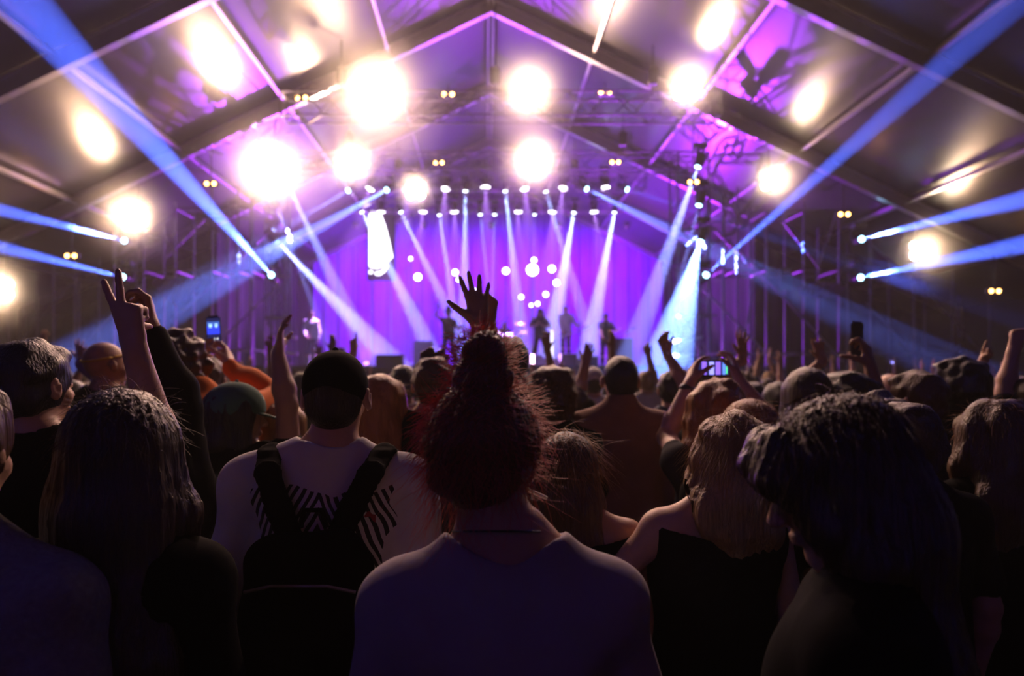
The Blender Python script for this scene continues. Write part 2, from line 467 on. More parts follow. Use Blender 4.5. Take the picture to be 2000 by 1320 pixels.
# ================================================================ STAGE
ST = 2.05     # stage floor height
M_DECK = mat('stage_deck', (0.03, 0.03, 0.034), 0.35, noise=(3, 0.3))
M_SKIRT = mat('stage_skirt', (0.015, 0.015, 0.02), 0.8, noise=(3, 0.2))
M_DRAPE = mat('stage_backcloth', (0.32, 0.03, 0.58), 0.8, noise=(0.8, 0.12))
b = MB(); b.box((0.1, 26.6, ST - 0.06), (17.0, 12.2, 0.12), mi=0)
o = b.build('stage_platform', M_DECK); props(o, 'raised dark stage platform the band stands on', 'stage')
b = MB()
N = 90
for i in range(N):
    x0 = -8.3 + 16.8 * i / N; x1 = -8.3 + 16.8 * (i + 1) / N
    b.box(((x0 + x1) / 2, 20.53 + 0.012 * (i % 2), (ST - 0.13) / 2), (x1 - x0, 0.02, ST - 0.14))
b.build('skirt', M_SKIRT, o)
for i in range(8):
    for y in (21.2, 26.0, 32.0):
        b = MB(); b.tube([(-7.9 + 2.28 * i, y, 0), (-7.9 + 2.28 * i, y, ST - 0.12)], 0.04, 6); b.build('leg', M_STEEL, o)
# backcloth hanging in soft folds
b = MB(); n = 240; top = 10.4; vs = []; fs = []
for i in range(n + 1):
    x = -8.1 + 16.4 * i / n; y = 32.0 + 0.07 * math.sin(i * 0.55) + 0.03 * math.sin(i * 1.31)
    tz = min(top, roof_z(x) - 0.3)
    for z in (ST + 0.02, tz): vs.append((x, y, z))
    for z in (ST + 0.02, tz): vs.append((x, y + 0.02, z))
for i in range(n):
    a = i * 4; c = a + 4
    fs += [(a, c, c + 1, a + 1), (a + 2, a + 3, c + 3, c + 2), (a + 1, c + 1, c + 3, a + 3), (a, a + 2, c + 2, c)]
b.add(vs, fs)
props(b.build('backcloth', M_DRAPE, smooth=False), 'tall violet backcloth hanging in folds behind the band, washed purple', 'curtain')

# purple washes: flood lamps on the rear truss onto the cloth, on the floor, and flooding the roof from the stage
def flood(loc, dst, label, color, power, ang, group='purple flood lamps', gcol=(0.6, 0.2, 1.0), gs=3.0, floor=False):
    s = Vector(loc); d = (Vector(dst) - s).normalized(); M = d.to_track_quat('Z', 'Y').to_matrix().to_4x4()
    root = empty('flood_lamp', s, label, 'stage light', group)
    b = MB(); b.lathe([(0.06, -0.26), (0.11, -0.22), (0.12, 0.0)], 12, M); b.build('housing', M_BLACK, root)
    b = MB(); up = -1 if floor else 1
    b.tube([M @ Vector((-0.14, 0, -0.12)), M @ Vector((-0.14, 0, -0.12)) + Vector((0, 0, up * 0.22)), M @ Vector((0.14, 0, -0.12)) + Vector((0, 0, up * 0.22)), M @ Vector((0.14, 0, -0.12))], 0.015, 5)
    b.build('bracket', M_BLACK, root)
    b = MB(); b.lathe([(0.105, 0.0), (0.09, 0.01), (0.04, 0.02)], 14, M); b.build('lens', glow('purple_lens', gcol, gs), root)
    lo = bpy.data.objects.new('lamp', spot_data(color, power, R(ang), 0.9, 0.1)); COL.objects.link(lo)
    lo.parent = root; lo.location = d * 0.05; lo.rotation_mode = 'QUATERNION'; lo.rotation_quaternion = d.to_track_quat('-Z', 'Y')
    return root
PURPLE = (0.25, 0.0, 1.0)
PP = 1.0
for i, x in enumerate((-5.4, -2.6, 0.2, 3.0, 5.8)):
    flood((x, 28.2, 7.9), (x * 1.1, 32.2, 5.0), f'purple flood lamp before the backcloth, {nth[i]} from the left', PURPLE, 1200 * PP, 130)
for i, x in enumerate((-5.0, 0.1, 5.2)):
    flood((x, 28.4, ST + 0.24), (x, 23, 8.5), f'purple flood lamp on the stage floor, {nth[i]} from the left', (0.40, 0.03, 1.0), 6500 * PP, 130, 'purple floor flood lamps', floor=True)
def skin(name, c, rough=0.5):
    m = mat(name, c, rough, noise=(30, 0.10), bump=(180, 0.06), spec=0.4); return m
SK_L = skin('skin_light', (0.56, 0.34, 0.25)); SK_M = skin('skin_medium', (0.42, 0.24, 0.16)); SK_D = skin('skin_tan', (0.30, 0.16, 0.10))
M_SHOE = mat('dark_shoes', (0.02, 0.02, 0.02), 0.5, noise=(20, 0.2))
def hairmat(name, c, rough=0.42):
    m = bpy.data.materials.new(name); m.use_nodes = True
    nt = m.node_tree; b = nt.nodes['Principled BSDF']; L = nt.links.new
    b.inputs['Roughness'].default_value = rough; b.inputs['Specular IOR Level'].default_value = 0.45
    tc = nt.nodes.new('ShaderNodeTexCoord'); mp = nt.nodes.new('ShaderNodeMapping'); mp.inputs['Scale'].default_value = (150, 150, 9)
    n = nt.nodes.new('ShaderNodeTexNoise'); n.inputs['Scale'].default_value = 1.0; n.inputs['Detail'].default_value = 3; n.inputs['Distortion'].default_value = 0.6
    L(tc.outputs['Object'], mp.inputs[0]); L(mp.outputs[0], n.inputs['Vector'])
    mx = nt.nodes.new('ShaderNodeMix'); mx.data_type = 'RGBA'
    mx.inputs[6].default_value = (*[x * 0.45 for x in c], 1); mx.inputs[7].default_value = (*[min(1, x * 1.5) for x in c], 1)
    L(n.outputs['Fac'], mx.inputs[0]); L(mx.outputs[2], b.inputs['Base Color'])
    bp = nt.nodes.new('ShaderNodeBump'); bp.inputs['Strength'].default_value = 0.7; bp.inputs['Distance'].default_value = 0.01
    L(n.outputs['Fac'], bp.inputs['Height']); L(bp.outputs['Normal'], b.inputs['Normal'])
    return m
H_RED_RIM = hairmat('hair_lit_red', (0.85, 0.13, 0.10)); H_BLACK = hairmat('hair_black', (0.012, 0.009, 0.008)); H_DARK = hairmat('hair_dark_brown', (0.035, 0.018, 0.010)); H_BROWN = hairmat('hair_brown', (0.09, 0.045, 0.022))
H_AUBURN = hairmat('hair_auburn', (0.16, 0.045, 0.022)); H_BLOND = hairmat('hair_blond', (0.38, 0.23, 0.11)); H_GINGER = hairmat('hair_ginger', (0.34, 0.13, 0.04)); H_GREY = hairmat('hair_grey', (0.25, 0.22, 0.2))
def cloth(name, c, rough=0.85): return mat(name, c, rough, noise=(14, 0.12), bump=(16, 0.10), spec=0.03 if max(c) < 0.05 else 0.2, sheen=0.0 if max(c) < 0.05 else 0.1)
C_BLACK = cloth('cloth_black', (0.006, 0.006, 0.007)); C_CHAR = cloth('cloth_charcoal', (0.04, 0.04, 0.045)); C_NAVY = cloth('cloth_navy', (0.02, 0.03, 0.07))
C_WHITE = cloth('cloth_white', (0.62, 0.60, 0.64)); C_LAV = cloth('cloth_grey_lavender', (0.36, 0.31, 0.36)); C_ORANGE = cloth('cloth_orange', (0.75, 0.17, 0.02))
C_BROWN = cloth('cloth_dusty_brown', (0.24, 0.12, 0.09)); C_RED = cloth('cloth_dark_red', (0.25, 0.03, 0.03)); C_GREEN = cloth('cloth_green', (0.06, 0.14, 0.11)); C_DENIM = mat('denim', (0.30, 0.31, 0.38), 0.85, noise=(90, 0.35), bump=(120, 0.3), spec=0.2)
C_YEL = cloth('cloth_yellow', (0.6, 0.4, 0.06)); C_GREY = cloth('cloth_grey', (0.2, 0.2, 0.22)); C_PINK = cloth('cloth_dusty_pink', (0.45, 0.22, 0.24)); C_KHAKI = cloth('cloth_khaki', (0.28, 0.24, 0.17))

# ================================================================ PEOPLE: smooth blended forms turned into one surface
f32 = np.float32
class Field:
    """a signed distance field on a grid; the zero surface becomes one continuous mesh"""
    def __init__(s, lo, hi, h):
        s.h = h; s.lo = np.array(lo, dtype=np.float64) - 3 * h
        n = np.ceil((np.array(hi) + 3 * h - s.lo) / h).astype(int) + 1
        s.ax = [(s.lo[i] + h * np.arange(n[i])).astype(f32) for i in range(3)]
        s.V = np.full(tuple(n), 1.0, f32)
    def _box(s, lo, hi):
        sl = []
        for i in range(3):
            a = int(max(0, math.floor((lo[i] - s.lo[i]) / s.h))); b = int(min(s.V.shape[i], math.ceil((hi[i] - s.lo[i]) / s.h) + 1))
            if b <= a: return None
            sl.append(slice(a, b))
        X = s.ax[0][sl[0]][:, None, None]; Y = s.ax[1][sl[1]][None, :, None]; Z = s.ax[2][sl[2]][None, None, :]
        return tuple(sl), X, Y, Z
    def _merge(s, sl, d, k, sub):
        v = s.V[sl]
        if sub:
            d = -d
            hh = np.maximum(k - np.abs(v - d), 0) / k
            s.V[sl] = np.maximum(v, d) + hh * hh * k * 0.25
        else:
            hh = np.maximum(k - np.abs(v - d), 0) / k
            s.V[sl] = np.minimum(v, d) - hh * hh * k * 0.25
    def cone(s, a, b, ra, rb, k=0.02, flat=None, sub=False):
        a = np.array(a, float); b = np.array(b, float); m = max(ra, rb) + k + 2 * s.h
        r = s._box(np.minimum(a, b) - m, np.maximum(a, b) + m)
        if r is None: return
        sl, X, Y, Z = r
        px, py, pz = X - f32(a[0]), Y - f32(a[1]), Z - f32(a[2])
        ab = b - a; mult = 1.0
        if flat is not None:
            n = np.array(flat[0], float); n /= np.linalg.norm(n); f = flat[1]
            q = px * f32(n[0]) + py * f32(n[1]) + pz * f32(n[2]); c = f32(1 / f - 1)
            px = px + q * c * f32(n[0]); py = py + q * c * f32(n[1]); pz = pz + q * c * f32(n[2])
            ab = ab + n * (ab @ n) * (1 / f - 1); mult = min(1.0, (1 + f) / 2)
        L2 = max(ab @ ab, 1e-9)
        t = np.clip((px * f32(ab[0]) + py * f32(ab[1]) + pz * f32(ab[2])) / f32(L2), 0, 1)
        dx = px - t * f32(ab[0]); dy = py - t * f32(ab[1]); dz = pz - t * f32(ab[2])
        d = (np.sqrt(dx * dx + dy * dy + dz * dz) - (f32(ra) + t * f32(rb - ra))) * f32(mult)
        s._merge(sl, d, k, sub)
    def ell(s, c, r, k=0.02, rot=None, sub=False):
        c = np.array(c, float); r = np.array(r, float); m = max(r) + k + 2 * s.h
        q = s._box(c - m, c + m)
        if q is None: return
        sl, X, Y, Z = q
        px, py, pz = X - f32(c[0]), Y - f32(c[1]), Z - f32(c[2])
        if rot is not None:
            T = np.array(rot).T          # local = rot^T * p
            px, py, pz = (f32(T[0, 0]) * px + f32(T[0, 1]) * py + f32(T[0, 2]) * pz, f32(T[1, 0]) * px + f32(T[1, 1]) * py + f32(T[1, 2]) * pz, f32(T[2, 0]) * px + f32(T[2, 1]) * py + f32(T[2, 2]) * pz)
        k0 = np.sqrt((px / f32(r[0])) ** 2 + (py / f32(r[1])) ** 2 + (pz / f32(r[2])) ** 2)
        k1 = np.sqrt((px / f32(r[0] ** 2)) ** 2 + (py / f32(r[1] ** 2)) ** 2 + (pz / f32(r[2] ** 2)) ** 2)
        d = np.where(k1 > 1e-6, k0 * (k0 - 1) / np.maximum(k1, 1e-6), -min(r)).astype(f32)
        s._merge(sl, d, k, sub)
    def plane(s, c, n, k=0.008):
        """keep the side the normal points away from"""
        n = np.array(n, float); n /= np.linalg.norm(n); c = np.array(c, float)
        d = ((s.ax[0][:, None, None] - f32(c[0])) * f32(n[0]) + (s.ax[1][None, :, None] - f32(c[1])) * f32(n[1]) + (s.ax[2][None, None, :] - f32(c[2])) * f32(n[2]))
        hh = np.maximum(k - np.abs(s.V - d), 0) / k
        s.V = np.maximum(s.V, d) + hh * hh * k * 0.25
    def ripple(s, amp, seeds, scale, zs=1.0):
        X = s.ax[0][:, None, None]; Y = s.ax[1][None, :, None]; Z = s.ax[2][None, None, :] * f32(zs)
        rg = np.random.RandomState(seeds)
        tot = 0
        for i in range(4):
            v = rg.normal(size=3); v /= np.linalg.norm(v); v *= scale * (0.7 + 0.6 * rg.rand()); ph = rg.rand() * 6.3
            v2 = rg.normal(size=3); v2 /= np.linalg.norm(v2); v2 *= scale * 0.5; ph2 = rg.rand() * 6.3
            tot = tot + np.sin(X * f32(v[0]) + Y * f32(v[1]) + Z * f32(v[2]) + f32(ph)) * np.sin(X * f32(v2[0]) + Y * f32(v2[1]) + Z * f32(v2[2]) + f32(ph2))
        s.V = s.V + f32(amp) * (tot - 1.1).astype(f32)
    def strands(s, axis_xy, amp, nfreq, twist=0.0):
        """grooves that run down a mass of hair"""
        X = s.ax[0][:, None, None] - f32(axis_xy[0]); Y = s.ax[1][None, :, None] - f32(axis_xy[1]); Z = s.ax[2][None, None, :]
        an = np.arctan2(X, Y) + f32(twist) * Z
        s.V = s.V + f32(amp) * (np.sin(an * nfreq + np.sin(Z * 13.0) * 1.5) + 0.6 * np.sin(an * nfreq * 2.3 + 1 + np.sin(Z * 21.0))).astype(f32)
    def mesh(s, name):
        V = s.V; h = s.h
        ins = V < 0
        c8 = [ins[i:V.shape[0] - 1 + i, j:V.shape[1] - 1 + j, k:V.shape[2] - 1 + k] for i in (0, 1) for j in (0, 1) for k in (0, 1)]
        cnt = np.zeros(c8[0].shape, np.uint8)
        for c in c8: cnt += c
        act = (cnt > 0) & (cnt < 8)
        idx = np.argwhere(act); n = len(idx)
        vid = np.full(act.shape, -1, np.int32); vid[act] = np.arange(n)
        I, J, K = idx[:, 0], idx[:, 1], idx[:, 2]
        acc = np.zeros((n, 3)); w = np.zeros(n)
        corners = [(i, j, k) for i in (0, 1) for j in (0, 1) for k in (0, 1)]
        for a in corners:
            for d in range(3):
                if a[d]: continue
                bb = list(a); bb[d] = 1
                va = V[I + a[0], J + a[1], K + a[2]]; vb = V[I + bb[0], J + bb[1], K + bb[2]]
                m = (va < 0) != (vb < 0)
                t = np.where(m, va / np.where(m, va - vb, 1), 0)
                p = np.zeros((n, 3)); p[:] = a; p[:, d] += t
                acc += p * m[:, None]; w += m
        pos = s.lo + (idx + acc / w[:, None]) * h
        quads = []
        for d in range(3):
            o1, o2 = [(1, 2), (2, 0), (0, 1)][d]
            sl0 = [slice(None)] * 3; sl1 = [slice(None)] * 3
            sl0[d] = slice(0, -1); sl1[d] = slice(1, None)
            A = ins[tuple(sl0)]; B = ins[tuple(sl1)]
            e = np.argwhere(A != B)
            e = e[(e[:, o1] > 0) & (e[:, o2] > 0) & (e[:, o1] < V.shape[o1] - 1) & (e[:, o2] < V.shape[o2] - 1)]
            if not len(e): continue
            flip = A[e[:, 0], e[:, 1], e[:, 2]]
            def cell(d1, d2):
                q = e.copy(); q[:, o1] -= d1; q[:, o2] -= d2
                return vid[q[:, 0], q[:, 1], q[:, 2]]
            q = np.stack([cell(0, 0), cell(1, 0), cell(1, 1), cell(0, 1)], 1)
            q[~flip] = q[~flip][:, ::-1]
            quads.append(q)
        q = np.concatenate(quads); q = q[(q >= 0).all(1)]
        me = bpy.data.meshes.new(name)
        me.vertices.add(n); me.vertices.foreach_set('co', pos.astype(f32).ravel())
        me.loops.add(len(q) * 4); me.loops.foreach_set('vertex_index', q.astype(np.int32).ravel())
        me.polygons.add(len(q)); me.polygons.foreach_set('loop_start', np.arange(0, len(q) * 4, 4, dtype=np.int32))
        me.polygons.foreach_set('loop_total', np.full(len(q), 4, np.int32))
        me.polygons.foreach_set('use_smooth', np.ones(len(q), bool))
        me.update(calc_edges=True)
        return me

def _ext(ps):
    lo = np.full(3, 1e9); hi = -lo
    for kind, a in ps:
        if kind == 'cone': pts = [(a[0], a[2]), (a[1], a[3])]
        else: pts = [(a[0], max(a[1]))]
        for c, r in pts:
            lo = np.minimum(lo, np.array(c, float) - r); hi = np.maximum(hi, np.array(c, float) + r)
    return lo, hi

class Shape:
    """a list of rounded forms, baked into one mesh"""
    def __init__(s): s.p = []; s.post = []
    def cone(s, a, b, ra, rb, k=0.02, flat=None, sub=False): s.p.append(('cone', (a, b, ra, rb, k, flat, sub))); return s
    def ell(s, c, r, k=0.02, rot=None, sub=False): s.p.append(('ell', (c, r, k, rot, sub))); return s
    def plane(s, c, n, k=0.008): s.post.append(('plane', (c, n, k))); return s
    def ripple(s, *a): s.post.append(('ripple', a)); return s
    def strands(s, *a): s.post.append(('strands', a)); return s
    def hole(s, c, r, k=0.015): s.post.append(('ell', (c, r, k, None, True))); return s
    def bake(s, name, h):
        lo, hi = _ext([q for q in s.p if not q[1][-1]])
        f = Field(lo, hi, h)
        for kind, a in s.p: getattr(f, kind)(*a)
        for kind, a in s.post: getattr(f, kind)(*a)
        return f.mesh(name)

# ---------------------------------------------------------------- hand
FL = (0.074, 0.082, 0.076, 0.059)
FX = (0.029, 0.0095, -0.0105, -0.029)
POSES = {   # per finger (index..little): (curl at each joint in degrees, spread in degrees); thumb: (out, forward, curl)
    'open':   ([(4, 6, 5), (2, 5, 4), (3, 6, 5), (6, 8, 6)], (14, 4, -7, -20), (52, 12, 8)),
    'peace':  ([(2, 4, 3), (0, 3, 2), (88, 95, 60), (88, 95, 60)], (16, -6, 0, -4), (20, 55, 50)),
    'point':  ([(2, 3, 2), (88, 95, 60), (90, 95, 60), (90, 95, 60)], (2, 0, 0, -3), (15, 60, 50)),
    'horns':  ([(2, 3, 2), (88, 95, 60), (90, 95, 60), (3, 6, 4)], (6, 0, 0, -12), (15, 60, 50)),
    'relaxed': ([(22, 25, 18), (26, 30, 20), (30, 34, 22), (34, 36, 22)], (6, 2, -3, -8), (38, 25, 15)),
    'wave':   ([(10, 12, 8), (14, 18, 12), (16, 20, 12), (20, 22, 14)], (10, 3, -4, -12), (48, 18, 10)),
    'fist':   ([(80, 95, 60), (84, 98, 60), (86, 98, 60), (88, 98, 60)], (3, 1, -1, -3), (22, 60, 40)),
    'curled': ([(40, 55, 35), (50, 60, 35), (58, 65, 35), (62, 65, 35)], (8, 2, -3, -8), (30, 40, 25)),
    'grip':   ([(30, 62, 40), (32, 64, 40), (35, 66, 40), (38, 66, 40)], (4, 1, -2, -5), (60, 45, 20)),
}
def hand(sh, wrist, axis, palm, side, pose='relaxed', sc_=1.0, k=0.006, inflate=0.0):
    """axis: wrist to fingertips; palm: the way the palm faces; side +1: thumb at palm x axis (axis x palm), -1: opposite"""
    W = np.array(wrist, float); z = np.array(axis, float); z /= np.linalg.norm(z)
    y = np.array(palm, float); y -= z * (y @ z)
    if np.linalg.norm(y) < 1e-3: y = np.array([0.3, 1, 0.1]); y -= z * (y @ z)
    y /= np.linalg.norm(y); x = np.cross(y, z) * side
    def G(v): return W + (x * v[0] + y * v[1] + z * v[2]) * sc_
    curls, spread, th = POSES[pose]
    g = inflate
    sh.cone(G((0, 0, -0.035)), G((0, 0, 0.012)), 0.0265 * sc_ + g, 0.027 * sc_ + g, 0.015, (y, 0.72))
    for i in range(4):
        kx = FX[i]; kn = (kx, 0.0, 0.098 - 0.010 * abs(i - 1) * (1 if i else 0.3))
        sh.cone(G((kx * 0.62, 0.002, 0.018)), G(kn), 0.0150 * sc_ + g, 0.0115 * sc_ + g, 0.012)
        a = 0.0; p = np.array(kn); sp = R(spread[i])
        rad = [0.0104, 0.0095, 0.0088, 0.0078] if i < 3 else [0.0092, 0.0084, 0.0077, 0.0068]
        for j, fr in enumerate((0.44, 0.31, 0.25)):
            a += R(curls[i][j])
            d = np.array([math.sin(sp) * math.cos(a), math.sin(a), math.cos(sp) * math.cos(a)])
            q = p + d * FL[i] * fr
            sh.cone(G(p), G(q), rad[j] * sc_ + g, rad[j + 1] * sc_ + g, 0.004)
            p = q
    to, tf, tc = R(th[0]), R(th[1]), R(th[2])
    p = np.array((0.020, 0.006, 0.020)); d = np.array([math.sin(to) * math.cos(tf), math.sin(tf), math.cos(to) * math.cos(tf)])
    sh.cone(G((0.012, 0.004, 0.010)), G(p + d * 0.040), 0.018 * sc_ + g, 0.0135 * sc_ + g, 0.014)
    p = p + d * 0.042
    for L, r0, r1 in ((0.034, 0.0125, 0.0105), (0.028, 0.0108, 0.0082)):
        to -= tc * 0.5; tf += tc * 0.35
        d = np.array([math.sin(to) * math.cos(tf), math.sin(tf), math.cos(to) * math.cos(tf)])
        q = p + d * L; sh.cone(G(p), G(q), r0 * sc_ + g, r1 * sc_ + g, 0.005); p = q

# ---------------------------------------------------------------- skeleton
def rotm(yaw=0, pitch=0, roll=0):
    return np.array((Matrix.Rotation(R(yaw), 3, 'Z') @ Matrix.Rotation(R(pitch), 3, 'X') @ Matrix.Rotation(R(roll), 3, 'Y')))

def ik(sh, wr, l1, l2, pole):
    sh = np.array(sh, float); wr = np.array(wr, float); v = wr - sh; L = np.linalg.norm(v)
    if L > (l1 + l2) * 0.995: wr = sh + v / L * (l1 + l2) * 0.995; v = wr - sh; L = np.linalg.norm(v)
    d = v / L; a = (l1 * l1 - l2 * l2 + L * L) / (2 * L); h = math.sqrt(max(l1 * l1 - a * a, 0))
    p = np.array(pole, float); p -= d * (p @ d); p /= max(np.linalg.norm(p), 1e-6)
    return sh + d * a + p * h, wr

def build_person(o_name, H, hair, top, bottom, skin, arms, head=(0, 0, 0), sw=1.0, fat=1.0, res=0.011, sleeve='short', neck='crew', lean=0.0, face=True,
                 hat=None, shoes=True, seed=1, head_off=(0, 0, 0), legs=None, drop=0.0, hands_k=0.006, res_cloth=None, wrinkle=0.0035, tilt=0.0):
    """returns the root object (body) at the origin, its clothes and hair as children. Everything in metres, facing +Y."""
    s = H / 1.75
    rc = res_cloth or res * 1.1
    sh = Shape()
    lx = lambda z: lean * max(0, z - 1.0)         # upper body shifts forward
    def T(x, y, z): return (x * s * sw, (y + lx(z)) * s, z * s)
    def X(x, y, z): return ((x + tilt * max(0, z - 1.0)) * s, (y + lx(z)) * s, z * s)
    rot = rotm(*head)
    hc = np.array(X(0, 0.012, 1.635)) + np.array(head_off)
    def Hd(v): return tuple(hc + rot @ (np.array(v) * s))
    S = {}
    for sg, key in ((-1, 'L'), (1, 'R')):
        S[key] = np.array(X(sg * 0.176 * sw, -0.012, (1.412 if not (arms.get(key) and arms[key].get('up', True)) else 1.45) - drop))
    A = {}
    for sg, key in ((-1, 'L'), (1, 'R')):
        a = arms.get(key)
        if a is None:
            e = S[key] + np.array((sg * 0.055, -0.02, -0.285)) * s; wv = e + np.array((sg * 0.0, 0.06, -0.245)) * s
            A[key] = dict(e=e, w=wv, ax=(0, 0.12, -1), palm=(-sg, 0, 0), side=-sg if False else sg, pose='relaxed')
        else:
            a = dict(a); wv = np.array(a['w'], float)
            if 'e' in a: e = np.array(a['e'], float)
            else: e, wv = ik(S[key], wv, 0.29 * s, 0.265 * s, a.get('pole', (sg, 0.2, -0.3)))
            a['e'] = e; a['w'] = wv; a.setdefault('ax', wv - e); a.setdefault('palm', (0, 1, 0)); a.setdefault('pose', 'wave'); A[key] = a
            # thumb side: with the palm forward and fingers up the thumb points to the body's middle
            z = np.array(a['ax'], float); y = np.array(a['palm'], float)
            xx = np.cross(y, z); a.setdefault('side', -sg if True else sg)
    # thumb convention: x = cross(palm, axis) * side
    def torso(q, g=0.0, cloth=False):
        q.ell(X(0, 0.0, 0.97), (0.160 * s * fat + g, 0.112 * s * fat + g, 0.13 * s + g), 0.05)
        q.cone(X(0, 0.005, 1.02), X(0, 0.0, 1.26), 0.142 * s * fat + g, 0.163 * s * (0.5 + 0.5 * sw) + g, 0.06, ((0, 1, 0), 0.70))
        q.ell(X(0, -0.004, 1.31), (0.165 * s * sw + g, 0.108 * s + g, 0.14 * s + g), 0.05)
        q.cone(X(-0.135 * sw, -0.015, 1.405 - drop), X(0.135 * sw, -0.015, 1.405 - drop), 0.062 * s + g, 0.062 * s + g, 0.05)
        for sg, key in ((-1, 'L'), (1, 'R')):
            q.cone(X(sg * 0.13 * sw, -0.018, 1.425 - drop), X(sg * 0.03, -0.012, 1.50), 0.042 * s + g, 0.047 * s + g, 0.04)
            q.cone(X(sg * 0.12 * sw, -0.012, 1.40 - drop), S[key], 0.060 * s + g, 0.050 * s + g, 0.04)
    def uparm(q, key, g=0.0, t=1.0):
        e = A[key]['e']; e2 = S[key] + (e - S[key]) * t
        q.cone(S[key], e2, 0.051 * s + g, (0.051 + (0.040 - 0.051) * t) * s + g, 0.03)
    def forearm(q, key, g=0.0, t=1.0):
        e = A[key]['e']; wv = A[key]['w']; m = e + (wv - e) * 0.3; m2 = e + (wv - e) * t
        q.cone(e, m, 0.040 * s + g, 0.0435 * s + g, 0.02)
        if t > 0.3: q.cone(m, m2, 0.0435 * s + g, (0.0435 + (0.027 - 0.0435) * (t - 0.3) / 0.7) * s + g, 0.02)
    torso(sh)
    sh.cone(X(0, -0.014, 1.45), tuple(hc + rot @ (np.array((0, -0.012, -0.06)) * s)), 0.060 * s, 0.054 * s, 0.035)
    for key in 'LR':
        uparm(sh, key); forearm(sh, key)
    lg = {}
    for sg in (-1, 1):
        hip, knee, ank = np.array(X(sg * 0.088, 0, 0.92)), np.array(X(sg * 0.10, 0.015, 0.49)), np.array(X(sg * 0.105, -0.02, 0.09))
        if legs: knee, ank = np.array(legs[0 if sg < 0 else 1][0]) * s, np.array(legs[0 if sg < 0 else 1][1]) * s
        lg[sg] = (hip, knee, ank)
        sh.cone(hip, knee, 0.088 * s * fat, 0.056 * s, 0.04); m = knee + (ank - knee) * 0.35
        sh.cone(knee, m, 0.054 * s, 0.056 * s, 0.03); sh.cone(m, ank, 0.056 * s, 0.036 * s, 0.03)
        sh.cone(ank + np.array((0, 0, -0.035 * s)), ank + np.array((sg * 0.015, 0.16, -0.055)) * s, 0.038 * s, 0.028 * s, 0.03)
    # head
    sh.ell(Hd((0, -0.014, 0.022)), np.array((0.073, 0.094, 0.087)) * s, 0.02, rot)
    sh.ell(Hd((0, 0.020, -0.040)), np.array((0.056, 0.068, 0.078)) * s, 0.03, rot)
    if face:
        sh.ell(Hd((0, 0.064, -0.100)), np.array((0.024, 0.020, 0.017)) * s, 0.02, rot)
        sh.ell(Hd((0, 0.074, 0.020)), np.array((0.046, 0.017, 0.011)) * s, 0.015, rot)
        for sg in (-1, 1):
            sh.ell(Hd((sg * 0.042, 0.056, -0.030)), np.array((0.020, 0.018, 0.020)) * s, 0.02, rot)
            sh.ell(Hd((sg * 0.031, 0.090, 0.002)), np.array((0.016, 0.013, 0.010)) * s, 0.008, rot, True)
            sh.ell(Hd((sg * 0.031, 0.074, 0.001)), np.array((0.013, 0.013, 0.011)) * s, 0.003, rot)
        sh.cone(Hd((0, 0.086, 0.010)), Hd((0, 0.108, -0.026)), 0.0075 * s, 0.0115 * s, 0.01)
        sh.ell(Hd((0, 0.098, -0.030)), np.array((0.017, 0.013, 0.008)) * s, 0.008, rot)
        sh.ell(Hd((0, 0.087, -0.058)), np.array((0.024, 0.011, 0.0055)) * s, 0.004, rot)
        sh.ell(Hd((0, 0.085, -0.068)), np.array((0.020, 0.011, 0.0065)) * s, 0.004, rot)
    for sg in (-1, 1):
        er = rot @ rotm(sg * -22, 8, 0)
        sh.ell(Hd((sg * 0.083, -0.010, -0.006)), np.array((0.010, 0.0185, 0.032)) * s, 0.006, er)
        if res < 0.009: sh.ell(Hd((sg * 0.093, -0.006, -0.001)), np.array((0.006, 0.011, 0.019)) * s, 0.004, er, True)
    for key in 'LR':
        a = A[key]
        hand(sh, a['w'] + np.array(a['ax'], float) / np.linalg.norm(a['ax']) * 0.012, a['ax'], a['palm'], a['side'], a['pose'], s * a.get('hs', 1.0), hands_k)
    body = link_mesh(o_name, sh.bake(o_name, res), skin)
    # ---- clothes
    g = 0.012 + (0.004 if rc > 0.009 else 0)
    t = Shape(); torso(t, g)
    t.cone(X(0, 0.0, 1.24), X(0, 0.0, 0.88), 0.158 * s * (0.6 + 0.4 * sw) + g, 0.166 * s * fat + g, 0.04, ((0, 1, 0), 0.72))
    t.plane(X(0, 0, 0.865), (0, 0, -1), 0.006)
    tt = {'none': 0.0, 'cap': 0.25, 'short': 0.72, 'long': 1.0, 'oversize': 1.0}[sleeve]
    gs = g * (1.5 if sleeve == 'oversize' else 0.7)
    for key in 'LR':
        if tt > 0:
            uparm(t, key, gs, min(tt, 1.0))
        if sleeve == 'oversize': pass
        if sleeve == 'long': forearm(t, key, gs, 0.97)
    if wrinkle: t.ripple(wrinkle, seed, 34.0)
    if neck == 'crew': t.hole(X(0, 0.0, 1.545), (0.078 * s, 0.080 * s, 0.062 * s))
    elif neck == 'low': t.hole(X(0, 0.0, 1.555), (0.112 * s, 0.11 * s, 0.125 * s))
    elif neck == 'wide': t.hole(X(0, 0.0, 1.55), (0.115 * s, 0.10 * s, 0.095 * s))
    elif neck == 'strap':
        t.hole(X(0, 0.0, 1.60), (0.30 * s, 0.2 * s, 0.235 * s))
    if neck == 'hood':
        t.cone(X(-0.07, -0.085, 1.47), X(0.07, -0.085, 1.47), 0.05 * s, 0.05 * s, 0.05)
        t.cone(X(0, -0.03, 1.46), X(0, -0.02, 1.52), 0.085 * s, 0.078 * s, 0.03)
    if neck == 'collar':
        t.cone(X(0, -0.022, 1.47), X(0, -0.012, 1.535), 0.083 * s, 0.071 * s, 0.02)
        t.hole(X(0, 0.02, 1.60), (0.064 * s, 0.07 * s, 0.07 * s))
